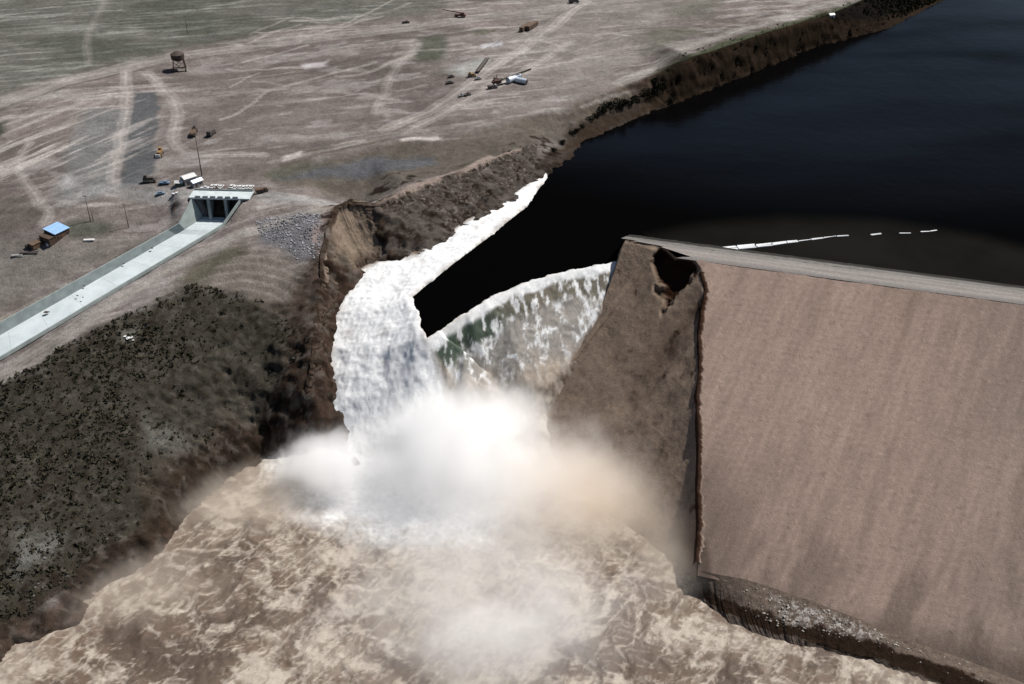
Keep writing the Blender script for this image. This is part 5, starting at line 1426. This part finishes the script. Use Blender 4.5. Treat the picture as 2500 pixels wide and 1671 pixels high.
gb_ = [GD(*q) for q in [(1470, 175), (1600, 108), (1800, 50), (1950, 5), (2040, -50), (2060, -34), (1960, 14), (1869, 58), (1755, 82), (1567, 146), (1500, 182)]]
sc = scatter(gb_, 5000, (40, 420, 600, 1050))
tag(quads('terrace_brush', leafy(sc, rs.uniform(.4, .9, len(sc)), 8, .5), SAGE), kind='stuff')

# ------------------------------------------------------------------ spray
def spray(name, centre, radii, dens_, col, nscale, lo=0.42, hi=0.72, seedv=0.0, edge=1.0, aniso=0.1):
    m = bpy.data.materials.new(name); m.use_nodes = True
    n, l = m.node_tree.nodes, m.node_tree.links
    n.remove(n['Principled BSDF'])
    pv = n.new('ShaderNodeVolumePrincipled'); pv.inputs['Color'].default_value = (*col, 1); pv.inputs['Anisotropy'].default_value = aniso
    tc = n.new('ShaderNodeTexCoord')
    ln = n.new('ShaderNodeVectorMath'); ln.operation = 'LENGTH'; l.new(tc.outputs['Object'], ln.inputs[0])
    g = n.new('ShaderNodeNewGeometry')
    ad = n.new('ShaderNodeVectorMath'); ad.operation = 'ADD'; ad.inputs[1].default_value = (seedv, seedv * .7, 0)
    l.new(g.outputs['Position'], ad.inputs[0])
    nz = n.new('ShaderNodeTexNoise'); nz.inputs['Scale'].default_value = nscale; nz.inputs['Detail'].default_value = 5; nz.inputs['Roughness'].default_value = 0.55; nz.inputs['Distortion'].default_value = 0.6
    l.new(ad.outputs[0], nz.inputs['Vector'])
    # density = falloff sharpened by the noise: billows with soft holes
    fo_ = n.new('ShaderNodeMapRange'); fo_.inputs[1].default_value = 1.0; fo_.inputs[2].default_value = 0.25; fo_.inputs[3].default_value = 0.0; fo_.inputs[4].default_value = 1.0
    l.new(ln.outputs['Value'], fo_.inputs[0])
    sm_ = n.new('ShaderNodeMath'); sm_.operation = 'MULTIPLY_ADD'; l.new(fo_.outputs[0], sm_.inputs[0]); sm_.inputs[1].default_value = 0.45 * edge; l.new(nz.outputs[0], sm_.inputs[2])
    mr = n.new('ShaderNodeMapRange'); mr.interpolation_type = 'SMOOTHSTEP'
    mr.inputs[1].default_value = lo + 0.2; mr.inputs[2].default_value = hi + 0.25; mr.inputs[3].default_value = 0.0; mr.inputs[4].default_value = dens_
    l.new(sm_.outputs[0], mr.inputs[0])
    ml = n.new('ShaderNodeMath'); ml.operation = 'MULTIPLY'; l.new(mr.outputs[0], ml.inputs[0]); l.new(fo_.outputs[0], ml.inputs[1])
    l.new(ml.outputs[0], pv.inputs['Density'])
    l.new(pv.outputs[0], n['Material Output'].inputs['Volume'])
    bm_ = bmesh.new(); bmesh.ops.create_icosphere(bm_, subdivisions=3, radius=1.0)
    me = bpy.data.meshes.new(name); bm_.to_mesh(me); bm_.free(); me.materials.append(m)
    o = bpy.data.objects.new(name, me); COL.objects.link(o)
    o.location = centre; o.scale = radii
    tag(o, kind='stuff')
    return o
WSP, TSP = (0.995, 0.995, 0.995), (0.965, 0.89, 0.80)
spray('spray_veil', A3(P(1170, 1150, -61)), (94, 54, 28), 0.045, WSP, 0.075, 0.28, 0.66, 90.0)
spray('spray_haze', A3(P(1540, 1210, -68)), (56, 52, 18), 0.05, TSP, 0.04, 0.18, 0.74, 33.0)
spray('spray_plume', A3(P(1110, 1070, -55)), (48, 38, 34), 0.11, WSP, 0.07, 0.32, 0.62, 3.0)
spray('spray_fan', A3(P(1240, 1010, -54)), (28, 24, 18), 0.09, WSP, 0.075, 0.36, 0.64, 61.0)
spray('spray_cloud', A3(P(1420, 1170, -68)), (74, 48, 16), 0.055, TSP, 0.04, 0.30, 0.72, 11.0)
spray('spray_puff', A3(P(790, 1130, -62)), (30, 26, 17), 0.14, WSP, 0.075, 0.36, 0.62, 27.0)
spray('bank_mist', A3(P(600, 1220, -71)), (60, 36, 11), 0.05, TSP, 0.05, 0.32, 0.72, 52.0)
spray('river_mist', A3(P(1180, 1430, -71)), (105, 76, 13), 0.05, WSP, 0.04, 0.38, 0.74, 40.0)
spray('toe_mist', A3(P(1640, 1370, -69)), (32, 30, 11), 0.035, TSP, 0.05, 0.32, 0.75, 77.0)
spray('river_mist', A3(P(1230, 1560, -71)), (70, 40, 12), 0.06, WSP, 0.05, 0.34, 0.72, 55.0)
spray('bank_mist', A3(P(330, 1420, -72)), (56, 36, 9), 0.045, TSP, 0.05, 0.30, 0.74, 19.0)
